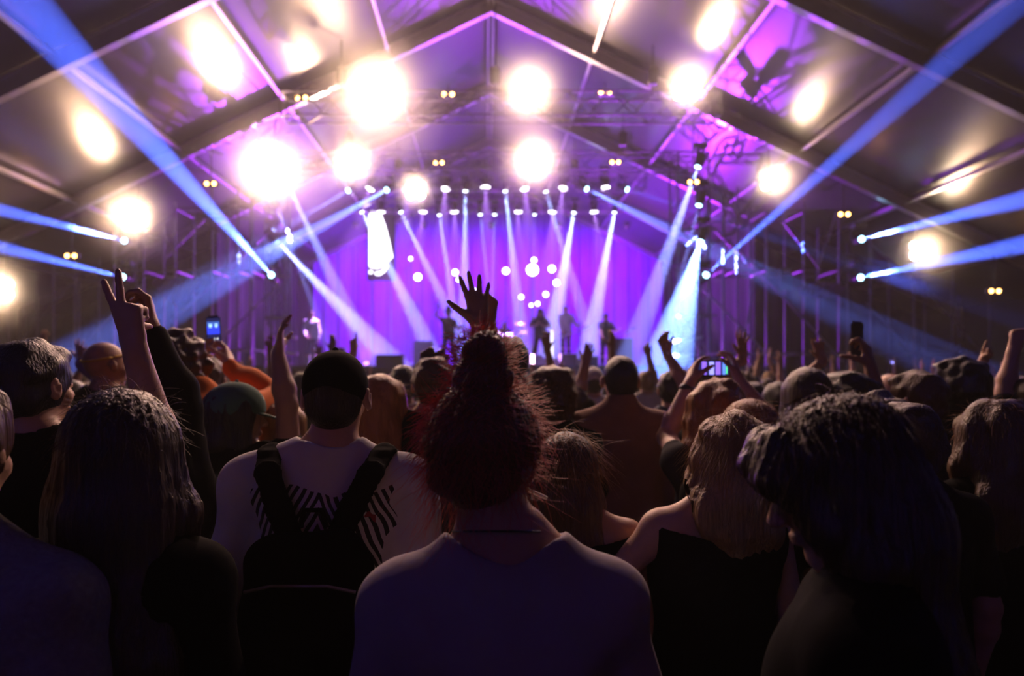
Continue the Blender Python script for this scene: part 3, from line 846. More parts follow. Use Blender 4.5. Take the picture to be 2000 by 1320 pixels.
    if sleeve == 'none':
        for sg, key in ((-1, 'L'), (1, 'R')):
            t.hole(tuple(S[key] + np.array((sg * 0.06, 0, -0.01))), (0.065 * s, 0.09 * s, 0.10 * s))
    link_mesh({'hood': 'hooded_top', 'collar': 'shirt'}.get(neck, 'top') if sleeve != 'short' else 't_shirt', t.bake('top', rc), top, body)
    p = Shape(); p.ell(X(0, 0, 0.94), (0.158 * s * fat + 0.004, 0.108 * s * fat + 0.004, 0.10 * s), 0.05)
    for sg in (-1, 1):
        hip, knee, ank = lg[sg]
        p.cone(hip, knee, 0.086 * s * fat + 0.004, 0.066 * s, 0.04); p.cone(knee, ank + np.array((0, 0, 0.02)), 0.066 * s, 0.055 * s, 0.03)
    link_mesh('trousers', p.bake('trousers', max(res * 1.5, 0.014)), bottom, body)
    if shoes:
        for sg in (-1, 1):
            ank = lg[sg][2]; q = Shape()
            q.cone(ank + np.array((0, -0.02, -0.045 * s)), ank + np.array((sg * 0.016, 0.165, -0.05)) * s * 1.0 + np.array((0, 0, 0)), 0.046 * s, 0.040 * s, 0.03)
            q.cone(ank, ank + np.array((0, 0, -0.03)), 0.045 * s, 0.045 * s, 0.03)
            q.plane((0, 0, 0.003), (0, 0, -1))
            link_mesh('shoe', q.bake('shoe', 0.012), M_SHOE, body)
    # ---- hair
    hs = Shape(); nm = 'hair'; kind, hm = hair[0], hair[1]; ho = hair[2] if len(hair) > 2 else {}
    puffy = ho.get('puff', 0.0); hres = ho.get('res', rc)
    def cap(gx, cut=True):
        hs.ell(Hd((0, -0.020, 0.026)), np.array((0.074 + gx, 0.092 + gx, 0.086 + gx)) * s, 0.02, rot)
    if kind in ('short', 'buzz'):
        gx = 0.004 if kind == 'buzz' else 0.012 + puffy
        cap(gx); hs.ell(Hd((0, -0.045, -0.03)), np.array((0.062 + gx, 0.058 + gx, 0.055)) * s, 0.02, rot)
        if kind == 'short':
            hs.ell(Hd((0, 0.045, 0.082)), np.array((0.055, 0.045, 0.022 + puffy)) * s, 0.02, rot); hs.ripple(0.0035 + puffy * 0.15, seed + 5, 90.0)
        c = hc + rot @ (np.array((0, 0.062, -0.02)) * s); n = rot @ np.array((0, 1, -0.35)); hs.plane(c, n)
        c = hc + rot @ (np.array((0, 0.0, -0.070)) * s); n = rot @ np.array((0, 0.25, -1)); hs.plane(c, n)
    elif kind == 'spiky':
        cap(0.010); hs.ell(Hd((0, -0.045, -0.03)), np.array((0.062, 0.058, 0.055)) * s, 0.02, rot)
        for i in range(7): hs.cone(Hd((-0.04 + i * 0.013, 0.01, 0.09)), Hd((-0.045 + i * 0.017, 0.0 + 0.01 * (i % 2), 0.125 + 0.012 * (i % 3))), 0.02, 0.008, 0.01)
        c = hc + rot @ (np.array((0, 0.062, -0.02)) * s); n = rot @ np.array((0, 1, -0.35)); hs.plane(c, n)
        c = hc + rot @ (np.array((0, 0.0, -0.070)) * s); hs.plane(c, rot @ np.array((0, 0.25, -1)))
        hs.ripple(0.003, seed + 5, 90.0)
    elif kind == 'curly':
        cap(0.030 + puffy); hs.ell(Hd((0, -0.045, -0.035)), np.array((0.085 + puffy, 0.07, 0.06)) * s, 0.03, rot)
        hs.ripple(0.009, seed + 5, 75.0)
        c = hc + rot @ (np.array((0, 0.055, -0.02)) * s); n = rot @ np.array((0, 1, -0.25)); hs.plane(c, n)
    elif kind in ('long', 'wavy', 'bob'):
        L = ho.get('len', 0.45); wd = ho.get('wide', 0.0); cap(0.016 + puffy)
        hs.cone(Hd((0, -0.035, 0.02)), Hd((0, -0.05, -0.10)), (0.090 + puffy) * s, (0.088 + wd * 0.5 + puffy) * s, 0.03, ((0, 1, 0), 0.85))
        base = np.array(Hd((0, -0.05, -0.10))); drop = ho.get('drop', (0, -0.055, 0))
        if L > 0.18:
            end = base + np.array((drop[0], drop[1], -(L - 0.10))); mid = (base + end) / 2 + np.array((0, -0.02, 0))
            hs.cone(base, mid, (0.088 + wd * 0.5 + puffy) * s, (0.098 + wd) * s, 0.04, ((0, 1, 0), 0.62)); hs.cone(mid, end, (0.098 + wd) * s, (0.075 + wd) * s, 0.04, ((0, 1, 0), 0.5))
        for sg in (-1, 1):
            e2 = np.array(Hd((sg * (0.078 + wd * 0.6), 0.02, -0.11)))
            hs.cone(Hd((sg * 0.066, 0.012, 0.035)), e2, 0.026 * s, 0.032 * s, 0.03)
            if L > 0.25: hs.cone(e2, e2 + np.array((sg * 0.02, 0.0, -min(L - 0.15, 0.35))), 0.032 * s, 0.030 * s, 0.03)
        if kind == 'wavy': hs.ripple(0.0065, seed + 5, 52.0)
        hs.strands((hc[0], hc[1]), 0.0022, 30)
        hs.hole(Hd((0, 0.095, -0.035)), (0.050 * s, 0.055 * s, 0.085 * s), 0.02)
    elif kind == 'bun':
        cap(0.014 + puffy); hs.ell(Hd((0, -0.045, -0.035)), np.array((0.066 + puffy, 0.06, 0.055)) * s, 0.03, rot)
        for c, r in ho['bun']: hs.ell(tuple(hc + np.array(c)), r, 0.012)
        c = hc + rot @ (np.array((0, 0.050, 0.02)) * s); n = rot @ np.array((0, 1, 0.1)); hs.plane(c, n, 0.02)
        hs.ripple(0.0025, seed + 5, 70.0); hs.strands((hc[0], hc[1]), 0.0018, 36)
    elif kind == 'cap' or kind == 'bald': hs = None
    if hs is not None:
        ho_ = link_mesh('hair', hs.bake('hair', hres), hm, body)
    if hat is not None:
        gw = hat.get('grow', 0.0); q = Shape(); q.ell(Hd((0, -0.012, 0.030)), np.array((0.083 + gw, 0.104 + gw, 0.090 + gw)) * s, 0.02, rot)
        q.plane(hc + rot @ (np.array((0, 0, hat.get('edge', -0.005))) * s), rot @ np.array((0, 0.10, -1)))
        hb = link_mesh('cap', q.bake('cap', rc), hat['mat'], body)
        q = Shape(); fy = hat.get('yaw', 0); rr = rot @ rotm(fy, 0, 0)
        def HB(v): return tuple(hc + rr @ (np.array(v) * s))
        q.cone(HB((-0.035, 0.09, 0.012)), HB((-0.03, 0.155, -0.004)), 0.045 * s, 0.035 * s, 0.02, (rr @ np.array((0, 0.2, 1)), 0.13))
        q.cone(HB((0.035, 0.09, 0.012)), HB((0.03, 0.155, -0.004)), 0.045 * s, 0.035 * s, 0.02, (rr @ np.array((0, 0.2, 1)), 0.13))
        if hat.get('brim', True): link_mesh('cap_peak', q.bake('cap_peak', min(rc, 0.006)), hat['mat'], body)
        b = MB(); b.lathe([(0.009 * s, 0), (0.007 * s, 0.006 * s), (0.002, 0.009 * s)], 8, Matrix.Translation(Vector(Hd((0, -0.012, 0.119 + gw)))) @ Matrix(rot.tolist()).to_4x4())
        b.build('cap_button', hat['mat'], body)
    return body, dict(hc=hc, rot=rot, s=s, S=S, A=A, X=X, Hd=Hd)

# ================================================================ THE RIM_POWER NEAR THE CAMERA
WARN = []
TOPK = {'short': 1.761, 'buzz': 1.751, 'spiky': 1.775, 'curly': 1.780, 'long': 1.765, 'wavy': 1.765, 'bob': 1.765, 'bun': 1.765, 'cap': 1.76, 'bald': 1.745}
def who(label, px, top, D, hair, top_m, bottom_m, sk, arms=None, yaw=0, bx=None, **kw):
    """a person whose head stands at px with its crown at pixel height top, D metres ahead; bx: pixel of the body's middle"""
    zt = EYE + (VY - top) / F * D
    kind = hair[0] if not kw.get('hat') else 'cap'
    puff = hair[2].get('puff', 0) if len(hair) > 2 else 0
    H = (zt - puff) * 1.75 / TOPK[kind]
    bxp = px if bx is None else bx
    org = Vector(((bxp - VX) / F * D, D, 0))
    Rz = Matrix.Rotation(-R(yaw), 3, 'Z')
    def loc(q): return np.array(Rz @ (P(*q) - org))
    hoff = np.array(Rz @ Vector(((px - bxp) / F * D, 0, 0)))
    A = {}
    for k, a in (arms or {}).items():
        a = dict(a)
        wv = loc(a['w']); tip = loc(a['t'])
        a['ax'] = tip - wv
        L = np.linalg.norm(tip - wv) / (0.178 * H / 1.75)
        a['hs'] = min(1.15, max(0.85, L)) if a.get('pose') in ('open', 'peace', 'wave', 'point') else a.get('hs', 1.0)
        if 'e' in a: a['e'] = loc(a['e'])
        if 'palm' in a: a['palm'] = tuple(Rz @ Vector(a['palm']))
        a['w'] = wv; a.pop('t'); A[k] = a
    head = kw.pop('head', (0, 0, 0))
    b, info = build_person('person', H, hair, top_m, bottom_m, sk, A, head=(head[0] - yaw, head[1], head[2]), head_off=tuple(hoff), **kw)
    for k, a in A.items():
        if 'e' not in a:
            d = np.linalg.norm(info['A'][k]['w'] - a['w'])
            if d > 0.02: WARN.append((label[:40], k, round(d, 3)))
        else:
            l1 = np.linalg.norm(info['A'][k]['e'] - info['S'][k]); l2 = np.linalg.norm(info['A'][k]['w'] - info['A'][k]['e']); WARN.append((label[:40], k, 'l', round(l1, 2), round(l2, 2)))
    b.location = org; b.rotation_euler = (0, 0, R(yaw))
    props(b, label, 'person')
    info['org'] = org; info['yaw'] = yaw; info['H'] = H
    return b, info

def strands_on(parent, info, m, name, n, cr, length, radius, seed, spread=1.0, droop=0.4, zmin=-0.2, back=True, curl=0.25, seg=6, centre=(0, -0.02, 0.03), flow=(0, -0.2, -1.0), lift=0.8):
    """loose single hairs standing off a head of hair, each a fine tapering tube"""
    rg = random.Random(seed); hc = info['hc']; rot = info['rot']; b = MB()
    c0 = np.array(centre)
    for _ in range(n):
        while True:
            v = np.array([rg.gauss(0, 1), rg.gauss(0, 1), rg.gauss(0, 1)]); v /= np.linalg.norm(v)
            if v[2] > zmin and (not back or v[1] < 0.75): break
        p = c0 + v * np.array(cr) * 0.97
        L = length * (0.4 + 0.9 * rg.random()); step = L / seg
        d = v * lift * spread + np.array(flow) * (1 - lift * 0.5) + np.array([rg.gauss(0, 0.35) for _ in range(3)])
        d /= np.linalg.norm(d)
        cx = np.array([rg.gauss(0, 1) for _ in range(3)]) * curl
        pts = [p]
        for i in range(seg):
            d = d + cx * 0.5 + np.array([0, 0, -droop * 0.25]); d /= np.linalg.norm(d)
            cx = np.roll(cx, 1) * 0.9
            p = p + d * step; pts.append(p)
        W = [Vector(hc + rot @ q) for q in pts]
        b.tube(W, [radius * (1 - 0.7 * i / seg) for i in range(seg + 1)], 3, cap=False)
    return b.build(name, m, parent, smooth=True)

# ---- the woman with the bun, closest in the middle
b1, i1 = who('person in a pale grey t-shirt with dark reddish hair in a high bun', 955, 742, 1.15,
    ('bun', H_AUBURN, {'puff': 0.004, 'res': 0.005, 'bun': [((-0.024, -0.02, 0.132), (0.033, 0.036, 0.030)), ((-0.006, -0.022, 0.172), (0.037, 0.038, 0.029)), ((0.012, -0.03, 0.132), (0.022, 0.026, 0.022)), ((-0.014, -0.01, 0.100), (0.030, 0.03, 0.03))]}),
    C_LAV, C_NAVY, SK_L, head=(-38, -3, 2), bx=988, res=0.006, res_cloth=0.007, sw=1.06, drop=0.035, neck='low', seed=3, wrinkle=0.004)
b = MB(); hcx = i1['hc']
ring = [Vector((hcx[0] * 0.5 + 0.0745 * math.cos(t), -0.016 + 0.079 * math.sin(t), 1.425 + 0.018 * math.sin(t) * -1)) for t in [2 * PI * k / 40 for k in range(41)]]
b.tube(ring, 0.0022, 6); b.build('necklace_cord', M_BLACK, b1)
strands_on(b1, i1, H_RED_RIM, 'loose_hair', 2400, (0.082, 0.102, 0.096), 0.05, 0.0007, 5, lift=0.9, curl=0.5, zmin=-0.75)  # red of the rim light is put into the strand colour
strands_on(b1, i1, H_RED_RIM, 'loose_hair', 900, (0.048, 0.048, 0.055), 0.035, 0.0006, 6, lift=1.2, curl=0.6, zmin=-0.6, centre=(-0.010, -0.02, 0.155), back=False, flow=(0, 0, 0.2), droop=0.0)
strands_on(b1, i1, H_RED_RIM, 'loose_hair', 400, (0.082, 0.10, 0.07), 0.10, 0.00045, 8, lift=0.45, curl=0.35, zmin=-0.9, centre=(0, -0.02, -0.03), flow=(0, -0.1, -1))
# cigarette in her lips
mp = i1['Hd']((0.004, 0.100, -0.064)); dq = i1['rot'] @ np.array((0.15, 1, -0.35))
c0 = Vector(mp) + i1['org']; b = MB(); dq = Vector(dq).normalized()
b.tube([c0, c0 + dq * 0.075], 0.0038, 10); me = b.mesh('cigarette'); me.transform(Matrix.Translation(-c0))
cg = link_mesh('cigarette', me, mat('cigarette_paper', (0.8, 0.78, 0.74), 0.7, noise=(60, 0.05)), loc=c0); props(cg, 'white cigarette between the lips of the person with the bun', 'cigarette')
b = MB(); b.tube([(0, 0, 0), dq * 0.02], 0.0040, 10); b.build('filter', mat('cigarette_filter', (0.6, 0.33, 0.12), 0.7, noise=(80, 0.2)), cg)

# ---- man in a backwards cap with a backpack
def zebra():
    m = bpy.data.materials.new('tee_with_tiger_stripes'); m.use_nodes = True
    nt = m.node_tree; bs = nt.nodes['Principled BSDF']; L = nt.links.new
    bs.inputs['Roughness'].default_value = 0.85
    tc = nt.nodes.new('ShaderNodeTexCoord'); sp = nt.nodes.new('ShaderNodeSeparateXYZ'); L(tc.outputs['Object'], sp.inputs[0])
    def M(op, a, bb=None, c=None):
        n = nt.nodes.new('ShaderNodeMath'); n.operation = op
        for i, q in enumerate((a, bb, c)):
            if q is None: continue
            if isinstance(q, (int, float)): n.inputs[i].default_value = q
            else: L(q, n.inputs[i])
        return n.outputs[0]
    ns = nt.nodes.new('ShaderNodeTexNoise'); ns.inputs['Scale'].default_value = 9; L(tc.outputs['Object'], ns.inputs['Vector'])
    ax = M('ABSOLUTE', sp.outputs[0])
    wv = M('SINE', M('ADD', M('MULTIPLY', ax, 330.0), M('ADD', M('MULTIPLY', sp.outputs[2], 150.0), M('MULTIPLY', ns.outputs['Fac'], 9.0))))
    st = M('GREATER_THAN', wv, -0.05)
    nx = M('MULTIPLY', M('SUBTRACT', ns.outputs['Fac'], 0.5), 0.10)
    inx = M('LESS_THAN', M('ADD', ax, nx), 0.165); inz = M('LESS_THAN', M('ABSOLUTE', M('SUBTRACT', M('ADD', sp.outputs[2], nx), 1.285)), 0.125); iny = M('LESS_THAN', sp.outputs[1], 0.0)
    msk = M('MULTIPLY', M('MULTIPLY', st, inx), M('MULTIPLY', inz, iny))
    mx = nt.nodes.new('ShaderNodeMix'); mx.data_type = 'RGBA'; mx.inputs[6].default_value = (0.62, 0.60, 0.64, 1); mx.inputs[7].default_value = (0.012, 0.012, 0.014, 1)
    L(msk, mx.inputs[0])
    # the red tongue of the print
    n2 = nt.nodes.new('ShaderNodeTexNoise'); n2.inputs['Scale'].default_value = 14; L(tc.outputs['Object'], n2.inputs['Vector'])
    rm = M('MULTIPLY', M('MULTIPLY', inz, iny), M('MULTIPLY', M('LESS_THAN', M('ABSOLUTE', M('SUBTRACT', ax, 0.105)), 0.028), M('GREATER_THAN', n2.outputs['Fac'], 0.52)))
    m2 = nt.nodes.new('ShaderNodeMix'); m2.data_type = 'RGBA'; m2.inputs[7].default_value = (0.30, 0.03, 0.05, 1)
    L(rm, m2.inputs[0]); L(mx.outputs[2], m2.inputs[6]); L(m2.outputs[2], bs.inputs['Base Color'])
    return m
b2, i2 = who('person in a backwards black cap and a pale tee with black stripes', 655, 680, 1.75, ('buzz', H_BLACK), zebra(), C_BLACK, SK_L,
    hat=dict(mat=C_BLACK, edge=-0.012, brim=False), bx=645, res=0.007, res_cloth=0.008, sw=1.13, sleeve='oversize', seed=7, wrinkle=0.004)
# backpack hanging on his back
org = i2['org']; s2 = i2['s']
bag = empty('backpack', org, 'black backpack with wide straps on the back of the person in the cap', 'backpack')
q = Shape(); q.cone((-0.065, -0.205, 1.255), (0.065, -0.205, 1.255), 0.075, 0.075, 0.06, ((0, 1, 0), 0.8)); q.cone((-0.08, -0.215, 0.95), (0.08, -0.215, 0.95), 0.10, 0.10, 0.06, ((0, 1, 0), 0.8))
q.cone((-0.05, -0.21, 1.08), (0.05, -0.21, 1.08), 0.12, 0.12, 0.08, ((0, 1, 0), 0.7)); q.ripple(0.003, 4, 40.0)
link_mesh('bag_body', q.bake('bag_body', 0.009), C_BLACK, bag)
for sg in (-1, 1):
    q = Shape(); pts = [(sg * 0.052, -0.165, 1.30), (sg * 0.085, -0.155, 1.375), (sg * 0.125, -0.115, 1.455), (sg * 0.142, -0.035, 1.497), (sg * 0.145, 0.05, 1.480), (sg * 0.145, 0.115, 1.40), (sg * 0.14, 0.13, 1.25), (sg * 0.16, 0.08, 1.12), (sg * 0.17, -0.04, 1.02), (sg * 0.13, -0.16, 0.98)]
    nr = [(0, -1, 0.2), (0, -1, 0.5), (0, -0.7, 1), (0, -0.1, 1), (0, 0.6, 1), (0, 1, 0.3), (0, 1, 0), (0.8 * sg, 1, 0), (sg, 0, 0), (sg, -0.5, 0)]
    for a, c, nn in zip(pts[:-1], pts[1:], nr): q.cone(a, c, 0.032, 0.032, 0.008, (nn, 0.28))
    link_mesh('strap', q.bake('strap', 0.007), C_BLACK, bag)
b = MB(); b.tube([(-0.03, -0.17, 1.335), (-0.02, -0.175, 1.375), (0.02, -0.175, 1.375), (0.03, -0.17, 1.335)], 0.007, 8); b.build('carry_handle', C_BLACK, bag, smooth=True)
b = MB(); b.tube([(-0.12, -0.285, 1.22), (-0.06, -0.292, 1.235), (0.06, -0.292, 1.235), (0.12, -0.285, 1.22)], 0.004, 6); b.build('zip', M_STEEL, bag)

# ---- dark haired man at the left with his hand in a peace sign
b3, i3 = who('person with short dark hair at the left edge, bare arm raised in a peace sign', 62, 662, 1.85, ('short', H_BLACK), C_BLACK, C_BLACK, SK_L,
    {'R': dict(w=(264, 682, 1.62), t=(232, 540, 1.62), palm=(0.25, 1, 0), pose='peace', pole=(0.3, 0.1, -1))}, head=(-18, 0, 0), bx=72, res=0.006, res_cloth=0.011, sw=1.05, sleeve='short', seed=9)
strands_on(b3, i3, H_BLACK, 'loose_hair', 300, (0.080, 0.10, 0.094), 0.022, 0.0005, 15, lift=1.0, curl=0.2, zmin=0.1)
# ---- long haired woman in the dark at left
b4, i4 = who('person with very long brown hair falling over a black top, dark at the left', 245, 757, 1.25, ('long', H_DARK, {'len': 0.62, 'wide': 0.035, 'puff': 0.006, 'res': 0.007, 'drop': (0.03, -0.04, 0)}), C_BLACK, C_BLACK, SK_L,
    head=(-8, 0, 0), bx=238, res=0.009, sw=0.86, drop=0.02, sleeve='long', seed=11)
strands_on(b4, i4, H_BROWN, 'loose_hair', 700, (0.088, 0.104, 0.100), 0.05, 0.0005, 25, lift=0.35, curl=0.15, zmin=0.0, flow=(0.2, -0.5, -0.5))
# ---- denim jacket at the bottom left corner
b5, i5 = who('person in a grey denim jacket whose shoulder fills the bottom left corner', -105, 742, 1.10, ('short', H_BROWN), C_DENIM, C_NAVY, SK_L, res=0.010, res_cloth=0.007, sw=1.10, drop=0.02, sleeve='long', neck='collar', seed=13, wrinkle=0.005)
b = MB()
for k in range(2):
    sx = i5['S']['R']; ring = []
    for j in range(25):
        t = 2 * PI * j / 24; ring.append(Vector((sx[0] - 0.012 + 0.028 * math.cos(t) * 0.35 + k * 0.006, sx[1] + 0.066 * math.sin(t), sx[2] - 0.005 + 0.066 * math.cos(t))))
    b.tube(ring, 0.0014, 5, cap=False)
b.build('shoulder_seam', C_NAVY, b5)
# ---- big dark head at right, face in profile
b6, i6 = who('person with long dark hair, face in profile and head bowed, large at right', 1646, 777, 1.0, ('long', H_DARK, {'len': 0.60, 'wide': 0.012, 'puff': 0.002, 'res': 0.006, 'drop': (0.0, -0.05, 0)}), C_BLACK, C_BLACK, SK_L,
    yaw=62, head=(80, -22, 4), bx=1672, res=0.006, res_cloth=0.012, sleeve='long', seed=17)
q = Shape()
for k, (a, c, r0, r1) in enumerate((((0.02, 0.070, 0.085), (0.0, 0.100, 0.066), 0.026, 0.018), ((0.0, 0.100, 0.066), (-0.01, 0.102, 0.044), 0.018, 0.012), ((-0.03, 0.060, 0.085), (-0.045, 0.090, 0.04), 0.028, 0.020), ((-0.045, 0.090, 0.04), (-0.06, 0.06, -0.03), 0.020, 0.018), ((0.03, 0.06, 0.08), (0.055, 0.075, 0.0), 0.028, 0.02), ((-0.062, 0.035, 0.06), (-0.066, 0.050, -0.05), 0.026, 0.024), ((-0.066, 0.050, -0.05), (-0.064, 0.040, -0.16), 0.024, 0.030))):
    q.cone(i6['Hd'](a), i6['Hd'](c), r0, r1, 0.03)
q.strands((i6['hc'][0], i6['hc'][1]), 0.0018, 40)
link_mesh('fringe', q.bake('fringe', 0.005), H_DARK, b6)
strands_on(b6, i6, H_BROWN, 'loose_hair', 1600, (0.092, 0.110, 0.103), 0.07, 0.00042, 35, lift=0.22, curl=0.12, zmin=-0.1, flow=(-0.2, 0.4, -0.8), back=False)
# ---- fair wavy hair, off-shoulder black top
b7, i7 = who('person with fair wavy hair over a black off-shoulder top, right of centre', 1432, 803, 1.9, ('wavy', H_BLOND, {'len': 0.22, 'wide': 0.012, 'puff': 0.010, 'res': 0.008}), C_BLACK, C_BLACK, SK_L,
    {'L': dict(w=(1275, 1235, 1.98), t=(1290, 1310, 2.05), palm=(1, 0, 0), pose='relaxed', pole=(-1, -0.3, 0), up=False)}, head=(-15, 4, 3), bx=1395, res=0.008, sleeve='none', neck='strap', seed=19)
strands_on(b7, i7, H_BLOND, 'loose_hair', 1100, (0.092, 0.108, 0.102), 0.09, 0.0005, 45, lift=0.3, curl=0.2, zmin=-0.5, flow=(-0.25, -0.3, -0.8))
# ---- man in the dusty brown shirt
b8, i8 = who('person with cropped hair in a dusty brown shirt, standing square in the middle', 1212, 694, 3.2, ('buzz', H_BLACK, {'res': 0.008}), C_BROWN, C_KHAKI, SK_L, res=0.009, sw=1.06, sleeve='long', neck='collar', seed=21)
# ---- brunette with bare shoulder
b9, i9 = who('person with long straight brown hair and a bare shoulder beside the bun', 1108, 842, 2.0, ('long', H_BROWN, {'len': 0.55, 'wide': 0.02, 'puff': 0.006, 'res': 0.009, 'drop': (0.06, -0.04, 0)}), C_BLACK, C_BLACK, SK_M, head=(-10, 0, 0), bx=1125, res=0.009, sleeve='none', neck='strap', seed=23)
strands_on(b9, i9, H_GINGER, 'loose_hair', 700, (0.088, 0.104, 0.100), 0.10, 0.0005, 55, lift=0.3, curl=0.12, zmin=-0.3, flow=(0.2, -0.3, -0.8))
# ---- behind the bun: both hands up
b10, i10 = who('person hidden behind the bun with one hand spread open and one closed overhead', 948, 752, 2.15, ('short', H_DARK), C_CHAR, C_NAVY, SK_M,
    {'L': dict(w=(938, 640, 2.15), t=(925, 540, 2.15), palm=(0, -1, 0), pose='open', e=(922, 772, 2.12)), 'R': dict(w=(953, 634, 2.32), t=(957, 575, 2.32), palm=(-0.5, 0.8, 0), pose='fist', hs=0.92, e=(972, 768, 2.22))}, res=0.0055, res_cloth=0.012, seed=25)
# ---- spiky tuft, black tee
b11, i11 = who('person with spiky fair brown hair and a black tee, left of the bun', 846, 688, 2.9, ('spiky', H_BROWN, {'res': 0.007}), C_BLACK, C_NAVY, SK_L, bx=836, res=0.009, sw=1.08, seed=27)
who('tall person with short dark hair right behind the bun', 995, 657, 3.7, ('short', H_DARK, {'puff': 0.008}), C_CHAR, C_NAVY, SK_L, res=0.010, seed=29)
b12, i12 = who('person with a round mop of curly brown hair right of the bun', 1080, 716, 3.15, ('curly', H_BROWN, {'res': 0.009}), C_BLACK, C_NAVY, SK_L, res=0.010, seed=31)
strands_on(b12, i12, H_GINGER, 'loose_hair', 350, (0.105, 0.12, 0.115), 0.04, 0.0007, 65, lift=1.0, curl=0.6, zmin=-0.3)
who('person with short dark hair in a pale patterned shirt, behind the spiky hair', 788, 713, 4.1, ('short', H_BLACK), C_WHITE, C_NAVY, SK_M, res=0.011, seed=33)
b13, i13 = who('person with long curly ginger hair just right of the backwards cap', 744, 733, 2.9, ('wavy', H_GINGER, {'len': 0.33, 'wide': 0.02, 'puff': 0.016}), C_BLACK, C_NAVY, SK_L, res=0.010, sleeve='long', seed=35)
strands_on(b13, i13, H_GINGER, 'loose_hair', 400, (0.10, 0.115, 0.11), 0.06, 0.0007, 75, lift=0.5, curl=0.5, zmin=-0.6)
# ---- green cap, arm up
b14, i14 = who('person in a green peaked cap turned right, bare arm stretched up', 462, 750, 2.5, ('bob', H_BLACK, {'len': 0.17}), C_BLACK, C_BLACK, SK_M,
    {'R': dict(w=(543, 690, 2.55), t=(551, 627, 2.55), e=(560, 790, 2.50), palm=(1, 0.2, 0), pose='wave')}, hat=dict(mat=C_GREEN, edge=0.005, grow=0.014), head=(-62, -4, 0), bx=478, res=0.007, res_cloth=0.011, sleeve='cap', sw=1.0, seed=37)
# ---- orange hoodie filming
b15, i15 = who('person in an orange hooded top filming with both hands raised', 348, 645, 2.85, ('curly', H_BROWN, {'res': 0.009}), C_ORANGE, C_NAVY, SK_L,
    {'L': dict(w=(388, 722, 3.20), t=(397, 665, 3.32), palm=(1, 0.3, 0), pose='relaxed', pole=(-0.2, 0, -1)), 'R': dict(w=(450, 718, 3.20), t=(441, 660, 3.32), palm=(-1, 0.3, 0), pose='relaxed', pole=(1, 0, -0.5))}, bx=388, res=0.007, res_cloth=0.010, sleeve='long', neck='hood', seed=39, wrinkle=0.006)
who('person with cropped brown hair below the raised phone', 410, 699, 4.1, ('short', H_BROWN), C_BLACK, C_NAVY, SK_L, res=0.011, seed=41)
b16, i16 = who('bald person with a band round the head behind the peace sign', 206, 668, 3.5, ('bald', H_DARK), C_BLACK, C_NAVY, SK_M, head=(-35, 0, 0), res=0.009, seed=43)
b = MB(); b.tube([Vector(i16['Hd']((0.079 * math.cos(t), -0.014 + 0.100 * math.sin(t), 0.035 + 0.02 * math.sin(t)))) for t in [2 * PI * k / 32 for k in range(33)]], 0.006, 6); b.build('head_band', C_YEL, b16, smooth=True)
# ---- black sleeve beside the peace sign
b17, i17 = who('person hidden behind the long brown hair, black sleeved arm held straight up', 262, 790, 1.95, ('short', H_DARK), C_BLACK, C_BLACK, SK_M,
    {'R': dict(w=(299, 645, 1.95), t=(285, 560, 1.95), palm=(-0.9, -0.3, 0), pose='curled', pole=(1, 0.1, -0.1))}, bx=285, res=0.007, res_cloth=0.011, sleeve='long', seed=45, sw=0.95)
# ---- filming sideways at right
b18, i18 = who('person with long wavy light brown hair filming with a phone held sideways', 1398, 742, 2.62, ('wavy', H_GINGER, {'len': 0.30, 'wide': 0.02, 'puff': 0.010}), C_CHAR, C_NAVY, SK_L,
    {'L': dict(w=(1345, 752, 2.92), t=(1359, 702, 2.98), palm=(1, 0.3, 0), pose='relaxed', pole=(-0.5, 0, -1)), 'R': dict(w=(1447, 748, 2.92), t=(1430, 702, 2.98), palm=(-1, 0.3, 0), pose='relaxed', pole=(0.8, 0, -0.7))}, bx=1412, res=0.007, res_cloth=0.011, sleeve='cap', seed=47)
strands_on(b18, i18, H_GINGER, 'loose_hair', 500, (0.094, 0.11, 0.104), 0.06, 0.0006, 85, lift=0.5, curl=0.4, zmin=-0.6)
b = MB(); a_ = i18['A']['L']; wv = Vector(a_['w']); ax = (Vector(a_['w']) - Vector(a_['e'])).normalized(); b.lathe([(0.030, -0.012), (0.033, -0.006), (0.033, 0.006), (0.030, 0.012)], 14, Matrix.Translation(wv - ax * 0.02) @ ax.to_track_quat('Z', 'Y').to_matrix().to_4x4())
b.build('watch_strap', M_BLACK, b18, smooth=True)
b19, i19 = who('person with ginger blond hair between the filming person and the fair wavy hair', 1462, 777, 2.30, ('bob', H_GINGER, {'len': 0.2, 'wide': 0.01, 'puff': 0.010}), C_BLACK, C_NAVY, SK_L, res=0.011, seed=49)
strands_on(b19, i19, H_GINGER, 'loose_hair', 400, (0.094, 0.11, 0.104), 0.05, 0.0006, 95, lift=0.5, curl=0.3, zmin=-0.4)
who('person in a navy top with one bare arm raised, right of the dusty brown shirt', 1312, 724, 4.3, ('short', H_BLACK), C_NAVY, C_NAVY, SK_L,
    {'R': dict(w=(1303, 690, 4.3), t=(1292, 652, 4.3), palm=(0, -1, 0), pose='curled', e=(1335, 750, 4.2))}, res=0.010, seed=51)
